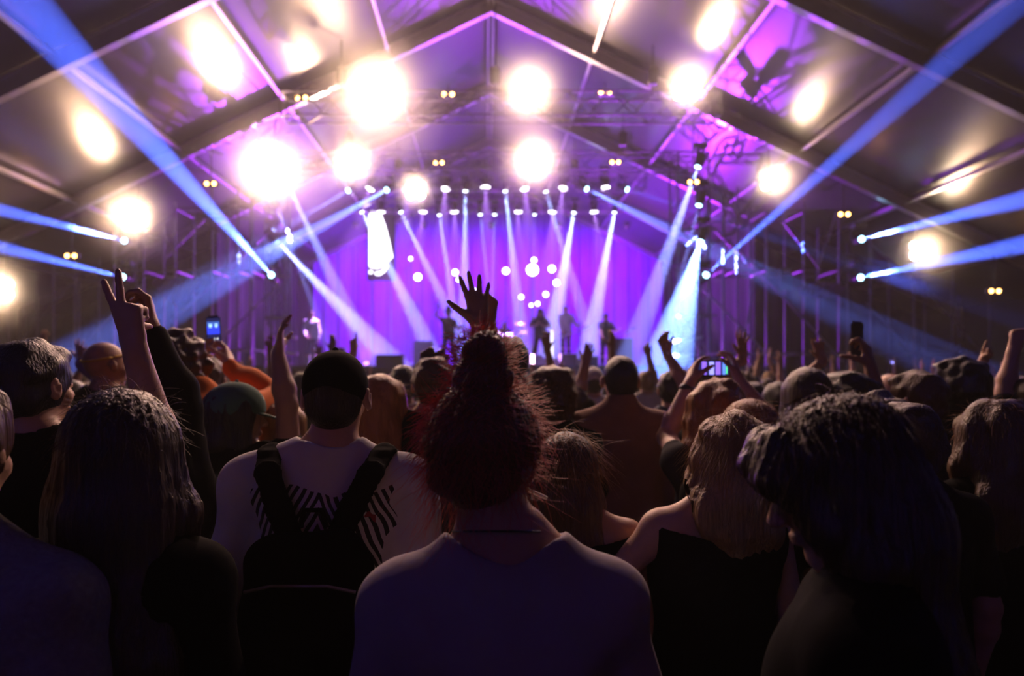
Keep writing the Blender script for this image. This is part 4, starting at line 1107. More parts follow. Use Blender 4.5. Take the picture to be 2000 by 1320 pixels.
# ---- tall phone at right
b20, i20 = who('person with a round dark mop of hair holding a large phone up at right', 1655, 725, 2.95, ('curly', H_BLACK, {'puff': 0.004}), C_BLACK, C_BLACK, SK_D,
    {'R': dict(w=(1700, 716, 3.03), t=(1686, 655, 3.06), palm=(-0.6, 0.8, 0), pose='grip', e=(1718, 800, 2.98))}, res=0.008, res_cloth=0.012, seed=53)
who('person with long straight dark hair left of the large raised phone', 1575, 716, 2.95, ('long', H_DARK, {'len': 0.4, 'puff': 0.006}), C_BLACK, C_BLACK, SK_L, res=0.011, seed=55)
who('person with cropped brown hair and a visible ear, black top, at right', 1789, 724, 2.75, ('short', H_BROWN), C_BLACK, C_BLACK, SK_L, head=(35, 0, 0), res=0.009, sw=1.1, seed=57)
who('person with thick black hair in a black jacket looking left, far right', 1872, 699, 3.2, ('short', H_BLACK, {'puff': 0.012}), C_BLACK, C_BLACK, SK_M, head=(48, 0, 0), res=0.009, sw=1.12, sleeve='long', neck='collar', seed=59)
b21, i21 = who('person with curly light brown hair low at the right edge', 1938, 782, 2.2, ('wavy', H_BROWN, {'len': 0.32, 'wide': 0.02, 'puff': 0.014}), C_BLACK, C_BLACK, SK_L, head=(10, 0, 0), res=0.010, seed=61)
strands_on(b21, i21, H_GINGER, 'loose_hair', 500, (0.10, 0.115, 0.11), 0.05, 0.0006, 105, lift=0.6, curl=0.5, zmin=-0.6)
who('person at the right edge, bare forearm bent up into a fist', 2012, 735, 3.25, ('short', H_DARK), C_BLACK, C_BLACK, SK_L,
    {'L': dict(w=(1980, 684, 3.3), t=(1990, 656, 3.3), palm=(0.3, 1, 0), pose='fist', e=(1962, 765, 3.3))}, bx=2030, res=0.009, seed=63)
b22, i22 = who('person with dark brown hair just above the large bowed head', 1706, 770, 2.30, ('curly', H_DARK), C_BLACK, C_BLACK, SK_M, res=0.010, seed=65)
who('person with dark tousled hair right of the large bowed head', 1768, 788, 2.0, ('short', H_DARK, {'puff': 0.010}), C_BLACK, C_BLACK, SK_M, res=0.010, sw=1.05, seed=67)
who('person with long light hair in a dusty pink top between the green and black caps', 560, 782, 3.0, ('long', H_BLOND, {'len': 0.3, 'puff': 0.004}), C_PINK, C_NAVY, SK_L, head=(-30, 0, 0), res=0.010, seed=69)
who('person behind the backwards cap with one finger pointing up', 698, 742, 5.0, ('short', H_DARK), C_CHAR, C_NAVY, SK_L,
    {'L': dict(w=(692, 683, 5.0), t=(690, 645, 5.0), palm=(0, 1, 0), pose='point', pole=(-1, 0, -0.4))}, res=0.010, seed=71)
who('person with an open raised hand near the right scaffold foot', 1468, 745, 4.2, ('short', H_BLACK), C_CHAR, C_NAVY, SK_M,
    {'L': dict(w=(1451, 700, 4.2), t=(1448, 648, 4.2), palm=(0.3, -1, 0), pose='open', pole=(-1, 0, -0.3))}, res=0.009, seed=73)
who('person with a raised hand wearing a ring, left of the large phone', 1628, 752, 4.0, ('short', H_BROWN), C_CHAR, C_NAVY, SK_M,
    {'L': dict(w=(1606, 705, 4.0), t=(1594, 662, 4.0), palm=(0, -1, 0), pose='wave', pole=(-1, 0, -0.3))}, res=0.010, seed=75)
who('person in a white cap beside a raised bare arm, behind the dusty brown shirt', 1158, 715, 5.2, ('buzz', H_DARK), C_WHITE, C_NAVY, SK_L, hat=dict(mat=C_WHITE, edge=-0.02, brim=False), res=0.011, seed=77)
who('person with a bare arm raised, palm to the stage, left of the dusty brown shirt', 1122, 752, 4.1, ('short', H_DARK), C_BLACK, C_NAVY, SK_M,
    {'R': dict(w=(1143, 712, 4.1), t=(1153, 672, 4.1), palm=(0.4, 1, 0), pose='wave', e=(1130, 775, 4.1))}, res=0.010, seed=79)
who('person in a purple sleeved top with an open hand up, left of the bald head', 140, 742, 4.4, ('short', H_DARK), mat('cloth_purple', (0.2, 0.07, 0.25), 0.85, noise=(14, .1)), C_NAVY, SK_L,
    {'R': dict(w=(158, 708, 4.4), t=(157, 668, 4.4), palm=(0, 1, 0), pose='open', pole=(1, 0, -0.3))}, res=0.010, sleeve='long', seed=81)
who('bald person catching the light behind the cropped brown hair at right', 1738, 730, 4.2, ('bald', H_DARK), C_CHAR, C_NAVY, SK_L, res=0.012, seed=83)
who('person with a pointing hand raised by the thick black hair at far right', 1925, 760, 3.9, ('short', H_DARK), C_CHAR, C_NAVY, SK_L,
    {'L': dict(w=(1918, 712, 3.9), t=(1930, 682, 3.9), palm=(-0.3, -1, 0), pose='point', pole=(-1, 0, -0.3))}, res=0.010, seed=85)
who('blond person in the blue light with an arm bent up before the right tower', 1262, 724, 7.2, ('short', H_BLOND), C_WHITE, C_NAVY, SK_L,
    {'R': dict(w=(1266, 695, 7.2), t=(1260, 668, 7.2), palm=(0, -1, 0), pose='curled', e=(1279, 745, 7.2))}, res=0.012, seed=87)

# ---------------------------------------------------------------- phones
def phone(c, w_, h_, label, rot, screen, cols):
    root = empty('smartphone', c, label, 'phone'); root.rotation_mode = 'QUATERNION'; root.rotation_quaternion = rot
    bm = bmesh.new(); bmesh.ops.create_cube(bm, size=1.0)
    for v in bm.verts: v.co = (v.co.x * w_, v.co.y * 0.009, v.co.z * h_)
    bmesh.ops.bevel(bm, geom=[e for e in bm.edges if abs((e.verts[0].co - e.verts[1].co).y) > 0.001], offset=w_ * 0.13, segments=4, affect='EDGES')
    me = bpy.data.meshes.new('case'); bm.to_mesh(me); bm.free()
    link_mesh('case', me, M_BLACK, root)
    if screen:
        b = MB(); f = 0.90
        b.box((0, -0.0053, 0), (w_ * f, 0.0012, h_ * 0.84)); b.build('screen', glow('screen_dark', (0.02, 0.02, 0.10), 0.6), root)
        for i, (x, z, ww, hh, c_, st) in enumerate(cols):
            b = MB(); b.box((x * w_, -0.0062, z * h_), (ww * w_, 0.0008, hh * h_)); b.build('screen_image', glow('screen_%d%d%d' % tuple(int(q * 9) for q in c_), c_, st), root)
    return root
T0 = Quaternion((1, 0, 0, 0))
phone(P(418, 646, 3.33), 0.070, 0.147, 'phone held upright by the person in orange, stage on its lit screen', Matrix.Rotation(R(-3), 3, 'Y').to_quaternion(), True,
      [(0, 0.02, 0.86, 0.26, (0.03, 0.05, 0.9), 0.9), (0, 0.22, 0.86, 0.16, (0.05, 0.12, 0.5), 0.8), (-0.2, 0.17, 0.22, 0.12, (0.4, 0.7, 1.0), 1.2), (0.2, 0.17, 0.18, 0.13, (0.4, 0.7, 1.0), 1.2), (-0.25, -0.27, 0.13, 0.05, (0.8, 0.8, 0.8), 0.8), (0, -0.27, 0.15, 0.06, (0.8, 0.8, 0.8), 0.9), (0.25, -0.27, 0.13, 0.05, (0.8, 0.8, 0.8), 0.8)])
phone(P(1393, 719, 2.98), 0.148, 0.070, 'phone held sideways, purple stage picture on its lit screen', T0, True,
      [(-0.28, 0, 0.14, 0.80, (0.25, 0.12, 0.9), 1.0), (-0.06, 0, 0.14, 0.80, (0.3, 0.3, 1.0), 1.1), (0.13, 0, 0.14, 0.80, (0.25, 0.16, 0.95), 1.1), (0.30, 0, 0.08, 0.80, (0.12, 0.25, 0.9), 1.0), (0.38, -0.05, 0.04, 0.6, (0.1, 0.8, 0.35), 1.0)])
ph = phone(P(1674, 667, 3.12), 0.080, 0.185, 'large dark phone in a thick case held upright at right', Matrix.Rotation(R(28), 3, 'Z').to_quaternion(), False, [])
for o in [c for c in ph.children]: o.data.materials[0] = mat('glossy_phone_case', (0.05, 0.04, 0.06), 0.15, coat=0.6, noise=(20, 0.1))

# ================================================================ THE BAND
def on_stage(label, px, top, D, hair, top_m, bottom_m, sk, arms=None, yaw=180, base=ST, cat='person', **kw):
    zt = EYE + (VY - top) / F * D
    H = (zt - base) * 1.75 / TOPK[hair[0] if not kw.get('hat') else 'cap']
    org = Vector(((px - VX) / F * D, D, base)); Rz = Matrix.Rotation(-R(yaw), 3, 'Z')
    def loc(q): return np.array(Rz @ (P(*q) - org))
    A = {}
    for k, a in (arms or {}).items():
        a = dict(a); wv = loc(a['w']); a['ax'] = loc(a['t']) - wv; a['w'] = wv; a.pop('t')
        if 'palm' in a: a['palm'] = tuple(Rz @ Vector(a['palm']))
        if 'pole' in a: a['pole'] = tuple(Rz @ Vector(a['pole']))
        A[k] = a
    b, info = build_person('person', H, hair, top_m, bottom_m, sk, A, res=kw.pop('res', 0.013), **kw)
    b.location = org; b.rotation_euler = (0, 0, R(yaw)); info['org'] = org
    props(b, label, 'person'); return b, info
LEGS = [((-0.16, 0.02, 0.49), (-0.24, -0.02, 0.09)), ((0.16, 0.02, 0.49), (0.24, -0.02, 0.09))]
# the singer faces the crowd: his right arm is at picture left
bs, _ = on_stage('singer on stage in a wide hat, one arm thrown up holding a stick', 876, 606, 21.5, ('short', H_BLACK), C_BLACK, C_BLACK, SK_M,
    {'R': dict(w=(857, 600, 21.4), t=(852, 583, 21.4), palm=(0, -1, 0), pose='grip', pole=(-1, 0, 0)), 'L': dict(w=(902, 637, 21.3), t=(911, 631, 21.3), palm=(0, 0, -1), pose='relaxed', pole=(0.6, 0, -1), up=False)}, legs=LEGS, sleeve='cap')
q = Shape(); q.ell((0, 0.01, 1.735), (0.19, 0.19, 0.016), 0.02); q.cone((0, 0.01, 1.74), (0, 0.01, 1.83), 0.088, 0.075, 0.02)
link_mesh('hat', q.bake('hat', 0.012), C_BLACK, bs)
c0 = P(855, 594, 21.4); b = MB(); b.tube([(-0.14, 0, -0.10), (0.18, 0, 0.22)], 0.012, 6)
props(b.build('drumstick', mat('stick_wood', (0.4, 0.25, 0.12), 0.6, noise=(30, .2)), loc=c0), 'stick held up in the raised hand of the singer in the hat', 'stick')
bs2, _ = on_stage('singer with long dark hair standing astride, hands at the microphone', 1055, 603, 21.5, ('long', H_BLACK, {'len': 0.45, 'wide': 0.02, 'puff': 0.01}), C_CHAR, C_BLACK, SK_M,
    {'R': dict(w=(1049, 634, 21.2), t=(1052, 626, 21.15), palm=(1, 0, 0), pose='grip', pole=(-1, 0, -0.5), up=False), 'L': dict(w=(1060, 636, 21.2), t=(1056, 628, 21.15), palm=(-1, 0, 0), pose='grip', pole=(1, 0, -0.5), up=False)}, legs=LEGS, sleeve='short')
c0 = P(1055, 626, 21.14); b = MB(); b.tube([(0, 0, -0.14), (0, 0, 0.02)], 0.014, 8); b.lathe([(0.012, 0.02), (0.027, 0.035), (0.027, 0.055), (0.012, 0.075)], 10)
props(b.build('microphone', M_BLACK, loc=c0), 'microphone held up by the long haired singer', 'microphone')

def guitar(c, ax, label, col, bass=False):
    """body at c, neck along ax"""
    c = Vector(c); ax = Vector(ax).normalized(); root = empty('bass_guitar' if bass else 'guitar', c, label, 'guitar')
    M = ax.to_track_quat('Z', 'Y').to_matrix(); n = M @ Vector((0, 1, 0))
    if n.y > 0: n = -n
    q = Shape(); z = np.array(ax); sx = np.array(M @ Vector((1, 0, 0)))
    q.cone(-z * 0.13 - sx * 0.03, -z * 0.13 + sx * 0.03, 0.15, 0.15, 0.05, (tuple(n), 0.18)); q.cone(z * 0.08 - sx * 0.05, z * 0.08 + sx * 0.05, 0.10, 0.10, 0.05, (tuple(n), 0.22))
    q.cone(z * 0.12 + sx * 0.10, z * 0.20 + sx * 0.13, 0.04, 0.022, 0.04, (tuple(n), 0.5)); q.cone(z * 0.12 - sx * 0.10, z * 0.17 - sx * 0.12, 0.04, 0.022, 0.04, (tuple(n), 0.5))
    link_mesh('guitar_body', q.bake('guitar_body', 0.011), col, root)
    L = 0.85 if bass else 0.70; b = MB(); b.tube([ax * 0.1 + n * 0.03, ax * L + n * 0.03], [0.028, 0.022], 6); b.build('neck', mat('maple_neck', (0.35, 0.2, 0.1), 0.4, noise=(20, .2)), root)
    b = MB(); b.box(ax * (L + 0.08) + n * 0.02, (0.09, 0.03, 0.17), M)
    for k in range(4): b.tube([ax * (L + 0.03 + 0.035 * k) - Vector(sx) * 0.045, ax * (L + 0.03 + 0.035 * k) - Vector(sx) * 0.075], 0.008, 5)
    b.build('headstock', col, root)
    b = MB()
    for k in range(4): b.tube([-ax * 0.15 + n * 0.045 + Vector(sx) * (k - 1.5) * 0.012, ax * L + n * 0.055 + Vector(sx) * (k - 1.5) * 0.008], 0.0025, 4)
    b.build('strings', M_STEEL, root)
    return root
# guitarist on a low riser
rz = MB(); rz.box((2.7, 24.0, ST + 0.15), (1.9, 1.7, 0.28)); props(rz.build('stage_riser', M_DECK), 'low black riser under the fair haired guitarist', 'riser')
RB = ST + 0.29
bg, _ = on_stage('fair haired guitarist on the low riser right of the long haired singer', 1105, 598, 23.7, ('short', H_BLOND, {'puff': 0.01}), C_WHITE, C_BLACK, SK_L,
    {'R': dict(w=(1097, 650, 23.35), t=(1102, 656, 23.32), palm=(0, 1, 0), pose='relaxed', pole=(-1, 0, -0.3), up=False), 'L': dict(w=(1127, 637, 23.35), t=(1133, 634, 23.32), palm=(0, 1, 0), pose='grip', pole=(0.6, 0, -1), up=False)}, base=RB, sleeve='long')
guitar(P(1106, 654, 23.38), (0.93, -0.1, 0.36), 'pale electric guitar slung on the fair haired guitarist, neck to the right', C_WHITE)
bb, _ = on_stage('bass player in the purple gloom right of the guitarist', 1183, 613, 22.6, ('short', H_BROWN), C_CHAR, C_BLACK, SK_L,
    {'R': dict(w=(1176, 660, 22.25), t=(1181, 666, 22.22), palm=(0, 1, 0), pose='relaxed', pole=(-1, 0, -0.3), up=False), 'L': dict(w=(1205, 645, 22.25), t=(1211, 642, 22.22), palm=(0, 1, 0), pose='grip', pole=(0.6, 0, -1), up=False)}, sleeve='short')
guitar(P(1185, 664, 22.28), (0.9, -0.1, 0.42), 'dark bass guitar slung on the bass player', C_CHAR, True)
bl, _ = on_stage('musician in pale clothes standing at the far left of the stage by the tower', 608, 607, 21.8, ('short', H_BROWN), C_WHITE, C_GREY, SK_L,
    {'R': dict(w=(596, 655, 21.5), t=(600, 660, 21.5), palm=(0, 1, 0), pose='relaxed', pole=(-1, 0, -0.3), up=False)}, sleeve='long')

# drum kit on a riser with its drummer
DX, DY = P(985, 0, 27.0).x, 27.0
b = MB(); b.box((DX, DY + 0.2, ST + 0.25), (2.9, 2.4, 0.5)); props(b.build('drum_riser', M_DECK), 'black riser carrying the drum kit', 'riser')
DB = ST + 0.505
kit = empty('drum_kit', (DX, DY, DB), 'drum kit with cymbals on the riser behind the singers', 'drum kit')
SHELL = mat('drum_shell', (0.5, 0.48, 0.55), 0.3, 0.2, noise=(6, .2)); SKIN = mat('drum_skin', (0.75, 0.73, 0.75), 0.6, noise=(6, .08)); BRASS = mat('cymbal_brass', (0.65, 0.45, 0.15), 0.25, 0.9, noise=(10, .1))
def drum(c, r, h, tilt, nm):
    M = Matrix.Translation(c) @ Matrix.Rotation(tilt, 4, 'X')
    b = MB(); b.lathe([(r, -h / 2), (r, h / 2)], 20, M); b.lathe([(r * 1.03, h / 2 - 0.02), (r * 1.03, h / 2 + 0.01)], 20, M); b.lathe([(r * 1.03, -h / 2 - 0.01), (r * 1.03, -h / 2 + 0.02)], 20, M); o = b.build(nm, SHELL, kit, True)
    b = MB(); b.lathe([(r * 0.97, h / 2 + 0.012), (0.01, h / 2 + 0.014)], 20, M); b.build('drum_skin', SKIN, o)
drum((0, -0.35, 0.29), 0.28, 0.40, PI / 2, 'bass_drum')
drum((-0.18, -0.22, 0.72), 0.15, 0.22, 0.35, 'tom_drum'); drum((0.18, -0.22, 0.72), 0.15, 0.22, 0.35, 'tom_drum'); drum((-0.55, 0.1, 0.42), 0.2, 0.38, 0.1, 'floor_tom'); drum((0.38, 0.12, 0.6), 0.17, 0.15, 0.1, 'snare_drum')
for x, y, z in ((-0.62, -0.35, 1.22), (0.62, -0.35, 1.25), (0.75, 0.15, 0.95), (-0.85, 0.1, 1.05)):
    b = MB(); b.tube([(x, y, 0), (x, y, z)], 0.012, 6)
    for k in range(3): b.tube([(x, y, 0.25), (x + 0.2 * math.cos(2.1 * k), y + 0.2 * math.sin(2.1 * k), 0.01)], 0.01, 5)
    st = b.build('cymbal_stand', M_STEEL, kit)
    b = MB(); b.lathe([(0.21, -0.012), (0.06, 0.01), (0.03, 0.025), (0.005, 0.027)], 20, Matrix.Translation((x, y, z)) @ Matrix.Rotation(0.25, 4, 'X')); b.build('cymbal', BRASS, st)
b = MB(); b.lathe([(0.16, 0.46), (0.17, 0.50), (0.15, 0.54)], 14, Matrix.Translation((DX, DY + 0.55, DB))); b.tube([(DX, DY + 0.55, DB), (DX, DY + 0.55, DB + 0.46)], 0.03, 6)
for k in range(3): b.tube([(DX, DY + 0.55, DB + 0.2), (DX + 0.22 * math.cos(2.1 * k), DY + 0.55 + 0.22 * math.sin(2.1 * k), DB)], 0.014, 5)
me = b.mesh('drum_stool'); me.transform(Matrix.Translation((-DX, -DY - 0.55, -DB))); props(link_mesh('drum_stool', me, M_BLACK, loc=(DX, DY + 0.55, DB)), 'round drum stool behind the kit', 'stool')
dr, inf = build_person('person', 1.74, ('short', H_BLACK), C_CHAR, C_BLACK, SK_M, {'L': dict(w=(-0.22, 0.42, 1.22), palm=(0, 0, -1), ax=(0.1, 1, 0.1), pose='grip', pole=(-1, -0.2, -0.6), up=False), 'R': dict(w=(0.25, 0.40, 1.30), palm=(0, 0, -1), ax=(-0.1, 1, 0.4), pose='grip', pole=(1, -0.2, -0.6), up=False)},
    res=0.014, legs=[((-0.22, 0.42, 0.93), (-0.24, 0.40, 0.50)), ((0.22, 0.42, 0.93), (0.24, 0.40, 0.50))])
dr.location = (DX, DY + 0.52, DB - 0.36); dr.rotation_euler = (0, 0, PI); props(dr, 'drummer seated behind the kit, arms over the drums', 'person')
# the rest of the stage gear
def cabinet(px, D, w_, d_, h_, label, base=ST, name='speaker_cabinet', yaw=0):
    c = Vector(((px - VX) / F * D, D, base)); root = empty(name, c, label, 'speaker'); root.rotation_euler = (0, 0, yaw)
    b = MB(); b.box((0, 0, h_ / 2), (w_, d_, h_)); b.build('cabinet_body', M_BLACK, root)
    b = MB(); b.box((0, -d_ / 2 - 0.006, h_ / 2), (w_ * 0.92, 0.01, h_ * 0.92)); b.build('grille', mat('speaker_grille', (0.05, 0.05, 0.06), 0.5, 0.5, noise=(120, .5)), root)
    for sg in (-1, 1):
        b = MB(); b.tube([(sg * (w_ / 2 + 0.002), -0.05, h_ * 0.6), (sg * (w_ / 2 + 0.03), -0.03, h_ * 0.6), (sg * (w_ / 2 + 0.03), 0.03, h_ * 0.6), (sg * (w_ / 2 + 0.002), 0.05, h_ * 0.6)], 0.01, 5); b.build('handle', M_STEEL, root)
    return root
cabinet(762, 21.0, 0.82, 0.5, 0.34, 'wide dark stage monitor box at the left front of the stage')
cabinet(1110, 22.4, 0.55, 0.45, 0.42, 'pale lit amplifier box in front of the guitarist riser', name='amplifier').children[0].data.materials[0] = C_WHITE
cabinet(827, 25.5, 0.7, 0.4, 1.0, 'tall amplifier at the left rear of the stage', name='amplifier')
cabinet(1215, 25.5, 0.7, 0.4, 1.1, 'tall amplifier behind the bass player', name='amplifier')
cabinet(912, 21.0, 0.5, 0.42, 0.30, 'small stage monitor right of the singer in the hat')
cabinet(1150, 21.0, 0.5, 0.42, 0.30, 'small stage monitor at the right front of the stage')
for k in range(2): cabinet(640 + 24 * k, 21.1, 0.34, 0.4, 0.36 + 0.2 * k, 'small box speaker beside the left tower, ' + ('shorter' if k == 0 else 'taller') + ' of two')
# mic stands, tube lights
def mic_stand(px, D, h, label):
    c = Vector(((px - VX) / F * D, D, ST)); b = MB(); b.tube([(0, 0, 0), (0, 0, h)], 0.013, 6); b.lathe([(0.14, 0), (0.13, 0.02), (0.02, 0.03)], 14)
    root = link_mesh('microphone_stand', b.mesh('stand'), M_STEEL, loc=c); props(root, label, 'microphone stand')
    b = MB(); b.tube([(0, 0, h), (0.05, -0.25, h + 0.08)], 0.012, 6); b.lathe([(0.012, 0), (0.025, 0.015), (0.025, 0.04), (0.012, 0.055)], 8, Matrix.Translation((0.05, -0.25, h + 0.06))); b.build('boom', M_BLACK, root)
mic_stand(843, 21.6, 1.5, 'microphone stand left of the singer in the hat'); mic_stand(1132, 22.9, 1.45, 'microphone stand before the guitarist')
def tube_light(px, D, z0, z1, col, st, label, r=0.03):
    c = Vector(((px - VX) / F * D, D, ST)); root = empty('tube_light', c, label, 'lamp')
    b = MB(); b.lathe([(0.09, 0), (0.09, 0.03), (r * 0.9, 0.05), (r * 0.9, z0)], 10); b.build('foot', M_BLACK, root)
    b = MB(); b.tube([(0, 0, z0), (0, 0, z1)], r, 10); b.build('tube', glow('tube_%d%d' % (int(col[0] * 9), int(st)), col, st), root)
tube_light(1078, 22.0, 0.08, 1.15, (0.85, 0.75, 1.0), 1.6, 'slim white tube light between the long haired singer and the guitarist', 0.035)
tube_light(1040, 20.9, 0.06, 0.34, (1.0, 0.55, 0.9), 8.0, 'short pink glowing tube light at the feet of the long haired singer', 0.05)
tube_light(783, 21.0, 0.06, 0.32, (0.85, 0.8, 1.0), 4.0, 'short white tube light beside the wide monitor box', 0.045)
# lamps on poles behind the band
k = 0
lamps = [(988, 529, 0.13), (1040, 527, 0.24), (1043, 508, 0.10), (1078, 525, 0.14), (1087, 552, 0.12), (1066, 575, 0.10), (1018, 580, 0.09), (1050, 593, 0.08), (1038, 596, 0.07), (816, 541, 0.15), (889, 532, 0.12), (896, 546, 0.09), (925, 567, 0.09), (802, 505, 0.07)]
wh = {988: 'left of the largest', 1040: 'largest and brightest of them', 1043: 'highest, just above the largest', 1078: 'right of the largest', 1087: 'low right of the largest', 1066: 'halfway down to the guitarist', 1018: 'over the drum kit', 1050: 'lower right over the drum kit', 1038: 'lowest over the drum kit',
      816: 'alone at left beside the lit screen', 889: 'above the raised hand of the singer', 896: 'just below the one above the raised hand', 925: 'between the fingers of the spread hand', 802: 'faint one by the lit screen'}
for i, (px, py, r) in enumerate(lamps):
    D = 29.3 + 0.12 * i; c = P(px, py, D); root = empty('pole_lamp', (c.x, D, ST), 'white lamp on a stage pole, ' + wh[px], 'lamp', 'white lamps on poles behind the band')
    h = c.z - ST; b = MB(); b.tube([(0, 0.05, 0), (0, 0.05, h)], 0.02, 6); b.lathe([(0.2, 0), (0.2, 0.02), (0.03, 0.04)], 12, Matrix.Translation((0, 0.05, 0))); b.build('pole', M_BLACK, root)
    b = MB(); b.lathe([(r * 0.5, -0.12), (r * 1.1, -0.10), (r * 1.1, 0)], 14, Matrix.Translation((0, 0, h)) @ Matrix.Rotation(PI / 2, 4, 'X')); b.build('housing', M_BLACK, root)
    b = MB(); b.lathe([(r, 0.0), (r * 0.8, 0.012), (r * 0.3, 0.02)], 14, Matrix.Translation((0, 0, h)) @ Matrix.Rotation(PI / 2, 4, 'X')); b.build('lens', glow('white_pole_lens', (0.85, 0.85, 1.0), 7.0), root)
# dark panel at stage left; its bright shape is put in as emission
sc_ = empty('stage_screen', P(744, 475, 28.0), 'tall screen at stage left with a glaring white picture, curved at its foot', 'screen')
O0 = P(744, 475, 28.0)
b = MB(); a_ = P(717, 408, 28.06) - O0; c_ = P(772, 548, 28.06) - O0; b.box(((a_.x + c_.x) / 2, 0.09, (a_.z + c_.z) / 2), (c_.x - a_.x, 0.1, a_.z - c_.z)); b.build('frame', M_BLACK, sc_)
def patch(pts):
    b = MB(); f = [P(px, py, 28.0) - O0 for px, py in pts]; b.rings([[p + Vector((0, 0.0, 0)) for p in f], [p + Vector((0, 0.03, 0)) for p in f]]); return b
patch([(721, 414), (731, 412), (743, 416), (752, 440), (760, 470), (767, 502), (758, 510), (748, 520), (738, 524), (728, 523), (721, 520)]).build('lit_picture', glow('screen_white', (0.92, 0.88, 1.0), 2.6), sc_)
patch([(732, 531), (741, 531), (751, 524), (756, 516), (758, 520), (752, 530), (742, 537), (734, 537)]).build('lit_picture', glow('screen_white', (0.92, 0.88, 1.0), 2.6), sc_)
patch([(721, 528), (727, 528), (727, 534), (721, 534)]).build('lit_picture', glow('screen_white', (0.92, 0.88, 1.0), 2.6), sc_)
for sg in (-1, 1):
    b = MB(); b.tube([(sg * 0.4, 0.09, c_.z), (sg * 0.4, 0.09, ST - O0.z)], 0.03, 6); b.build('leg', M_STEEL, sc_)

# ================================================================ SCAFFOLD, TOWERS, SPILL BLOCKS
M_BLOCK = mat('black_masking', (0.012, 0.012, 0.014), 0.9, noise=(2, .3))
def drape(x0, y0, x1, y1, ztop, label):  # black sheets added to stop the purple spill and darken the wings
    b = MB(); n = 40; vs = []; d = Vector((x1 - x0, y1 - y0, 0)); nn = Vector((-d.y, d.x, 0)).normalized()
    for i in range(n + 1):
        p = Vector((x0, y0, 0)) + d * (i / n) + nn * (0.06 * math.sin(i * 1.3))
        for off in (0, 0.02):
            for z in (0.02, min(ztop, roof_z(p.x) - 0.4)): vs.append(p + nn * off + Vector((0, 0, z)))
    fs = []
    for i in range(n):
        a = i * 4; c = a + 4; fs += [(a, c, c + 1, a + 1), (a + 2, a + 3, c + 3, c + 2), (a + 1, c + 1, c + 3, a + 3), (a, a + 2, c + 2, c)]
    b.add(vs, fs + [(0, 1, 3, 2), (n * 4, n * 4 + 2, n * 4 + 3, n * 4 + 1)]); props(b.build('masking_curtain', M_BLOCK), label, 'curtain')
drape(8.75, 22.2, 8.75, 31.8, 7.2, 'black masking curtain closing the right side of the stage')
drape(-8.75, 22.2, -8.75, 31.8, 7.2, 'black masking curtain closing the left side of the stage')
drape(8.9, 23.8, 15.2, 23.8, 7.6, 'black masking curtain behind the right scaffold')
drape(-15.0, 23.8, -8.9, 23.8, 7.6, 'black masking curtain behind the left scaffold')

def scaffold(posts, zs, D, dep, braces, label, top_of):
    root = empty('scaffold', (((posts[0] + posts[-1]) / 2 - VX) / F * D, D, 0), label, 'scaffold'); o = root.location
    xs = [(p - VX) / F * D for p in posts]
    for j in (0, 1):
        for x in xs:
            b = MB(); b.tube([(x - o.x, j * dep, 0), (x - o.x, j * dep, top_of(x))], 0.032, 6); b.lathe([(0.07, 0), (0.07, 0.02)], 8, Matrix.Translation((x - o.x, j * dep, 0))); b.build('post', M_STEEL, root)
        for z in zs:
            L = [x for x in xs if top_of(x) > z]
            if len(L) > 1: b = MB(); b.tube([(L[0] - o.x, j * dep, z), (L[-1] - o.x, j * dep, z)], 0.028, 6); b.build('ledger', M_STEEL, root)
    for z in zs:
        for x in xs:
            if top_of(x) > z: b = MB(); b.tube([(x - o.x, 0, z), (x - o.x, dep, z)], 0.026, 6); b.build('transom', M_STEEL, root)
    for (ax, ay, bx, by) in braces:
        a = P(ax, ay, D) - o; c = P(bx, by, D) - o; a.y = c.y = -0.045; b = MB(); b.tube([a, c], 0.028, 6); b.build('brace', M_STEEL, root)
    return root
cut = lambda x: min(roof_z(x) - 0.55, 7.0)
scaffold([1414, 1440, 1497, 1570, 1639, 1700, 1785, 1860, 1932], [0.4, 2.37, 4.68, 6.3], 19.0, 1.2,
    [(1373, 427, 1495, 552), (1370, 562, 1515, 710), (1498, 549, 1645, 705), (1525, 430, 1600, 525), (1630, 425, 1598, 520), (1690, 592, 1790, 700), (1795, 552, 1925, 700), (1420, 470, 1570, 620), (1475, 520, 1455, 660), (1440, 430, 1497, 340), (1700, 480, 1785, 552)],
    'steel pipe scaffold rising in the dark right of the stage', cut)
scaffold([17, 104, 146, 223, 280, 342, 414, 465, 490], [0.4, 2.46, 4.66, 6.4], 19.0, 1.2,
    [(50, 660, 137, 556), (174, 666, 245, 586), (336, 628, 532, 448), (443, 655, 549, 553), (320, 510, 400, 430), (392, 437, 465, 465), (146, 690, 280, 556), (30, 470, 60, 440), (230, 500, 342, 420)],
    'steel pipe scaffold rising in the haze left of the stage', cut)

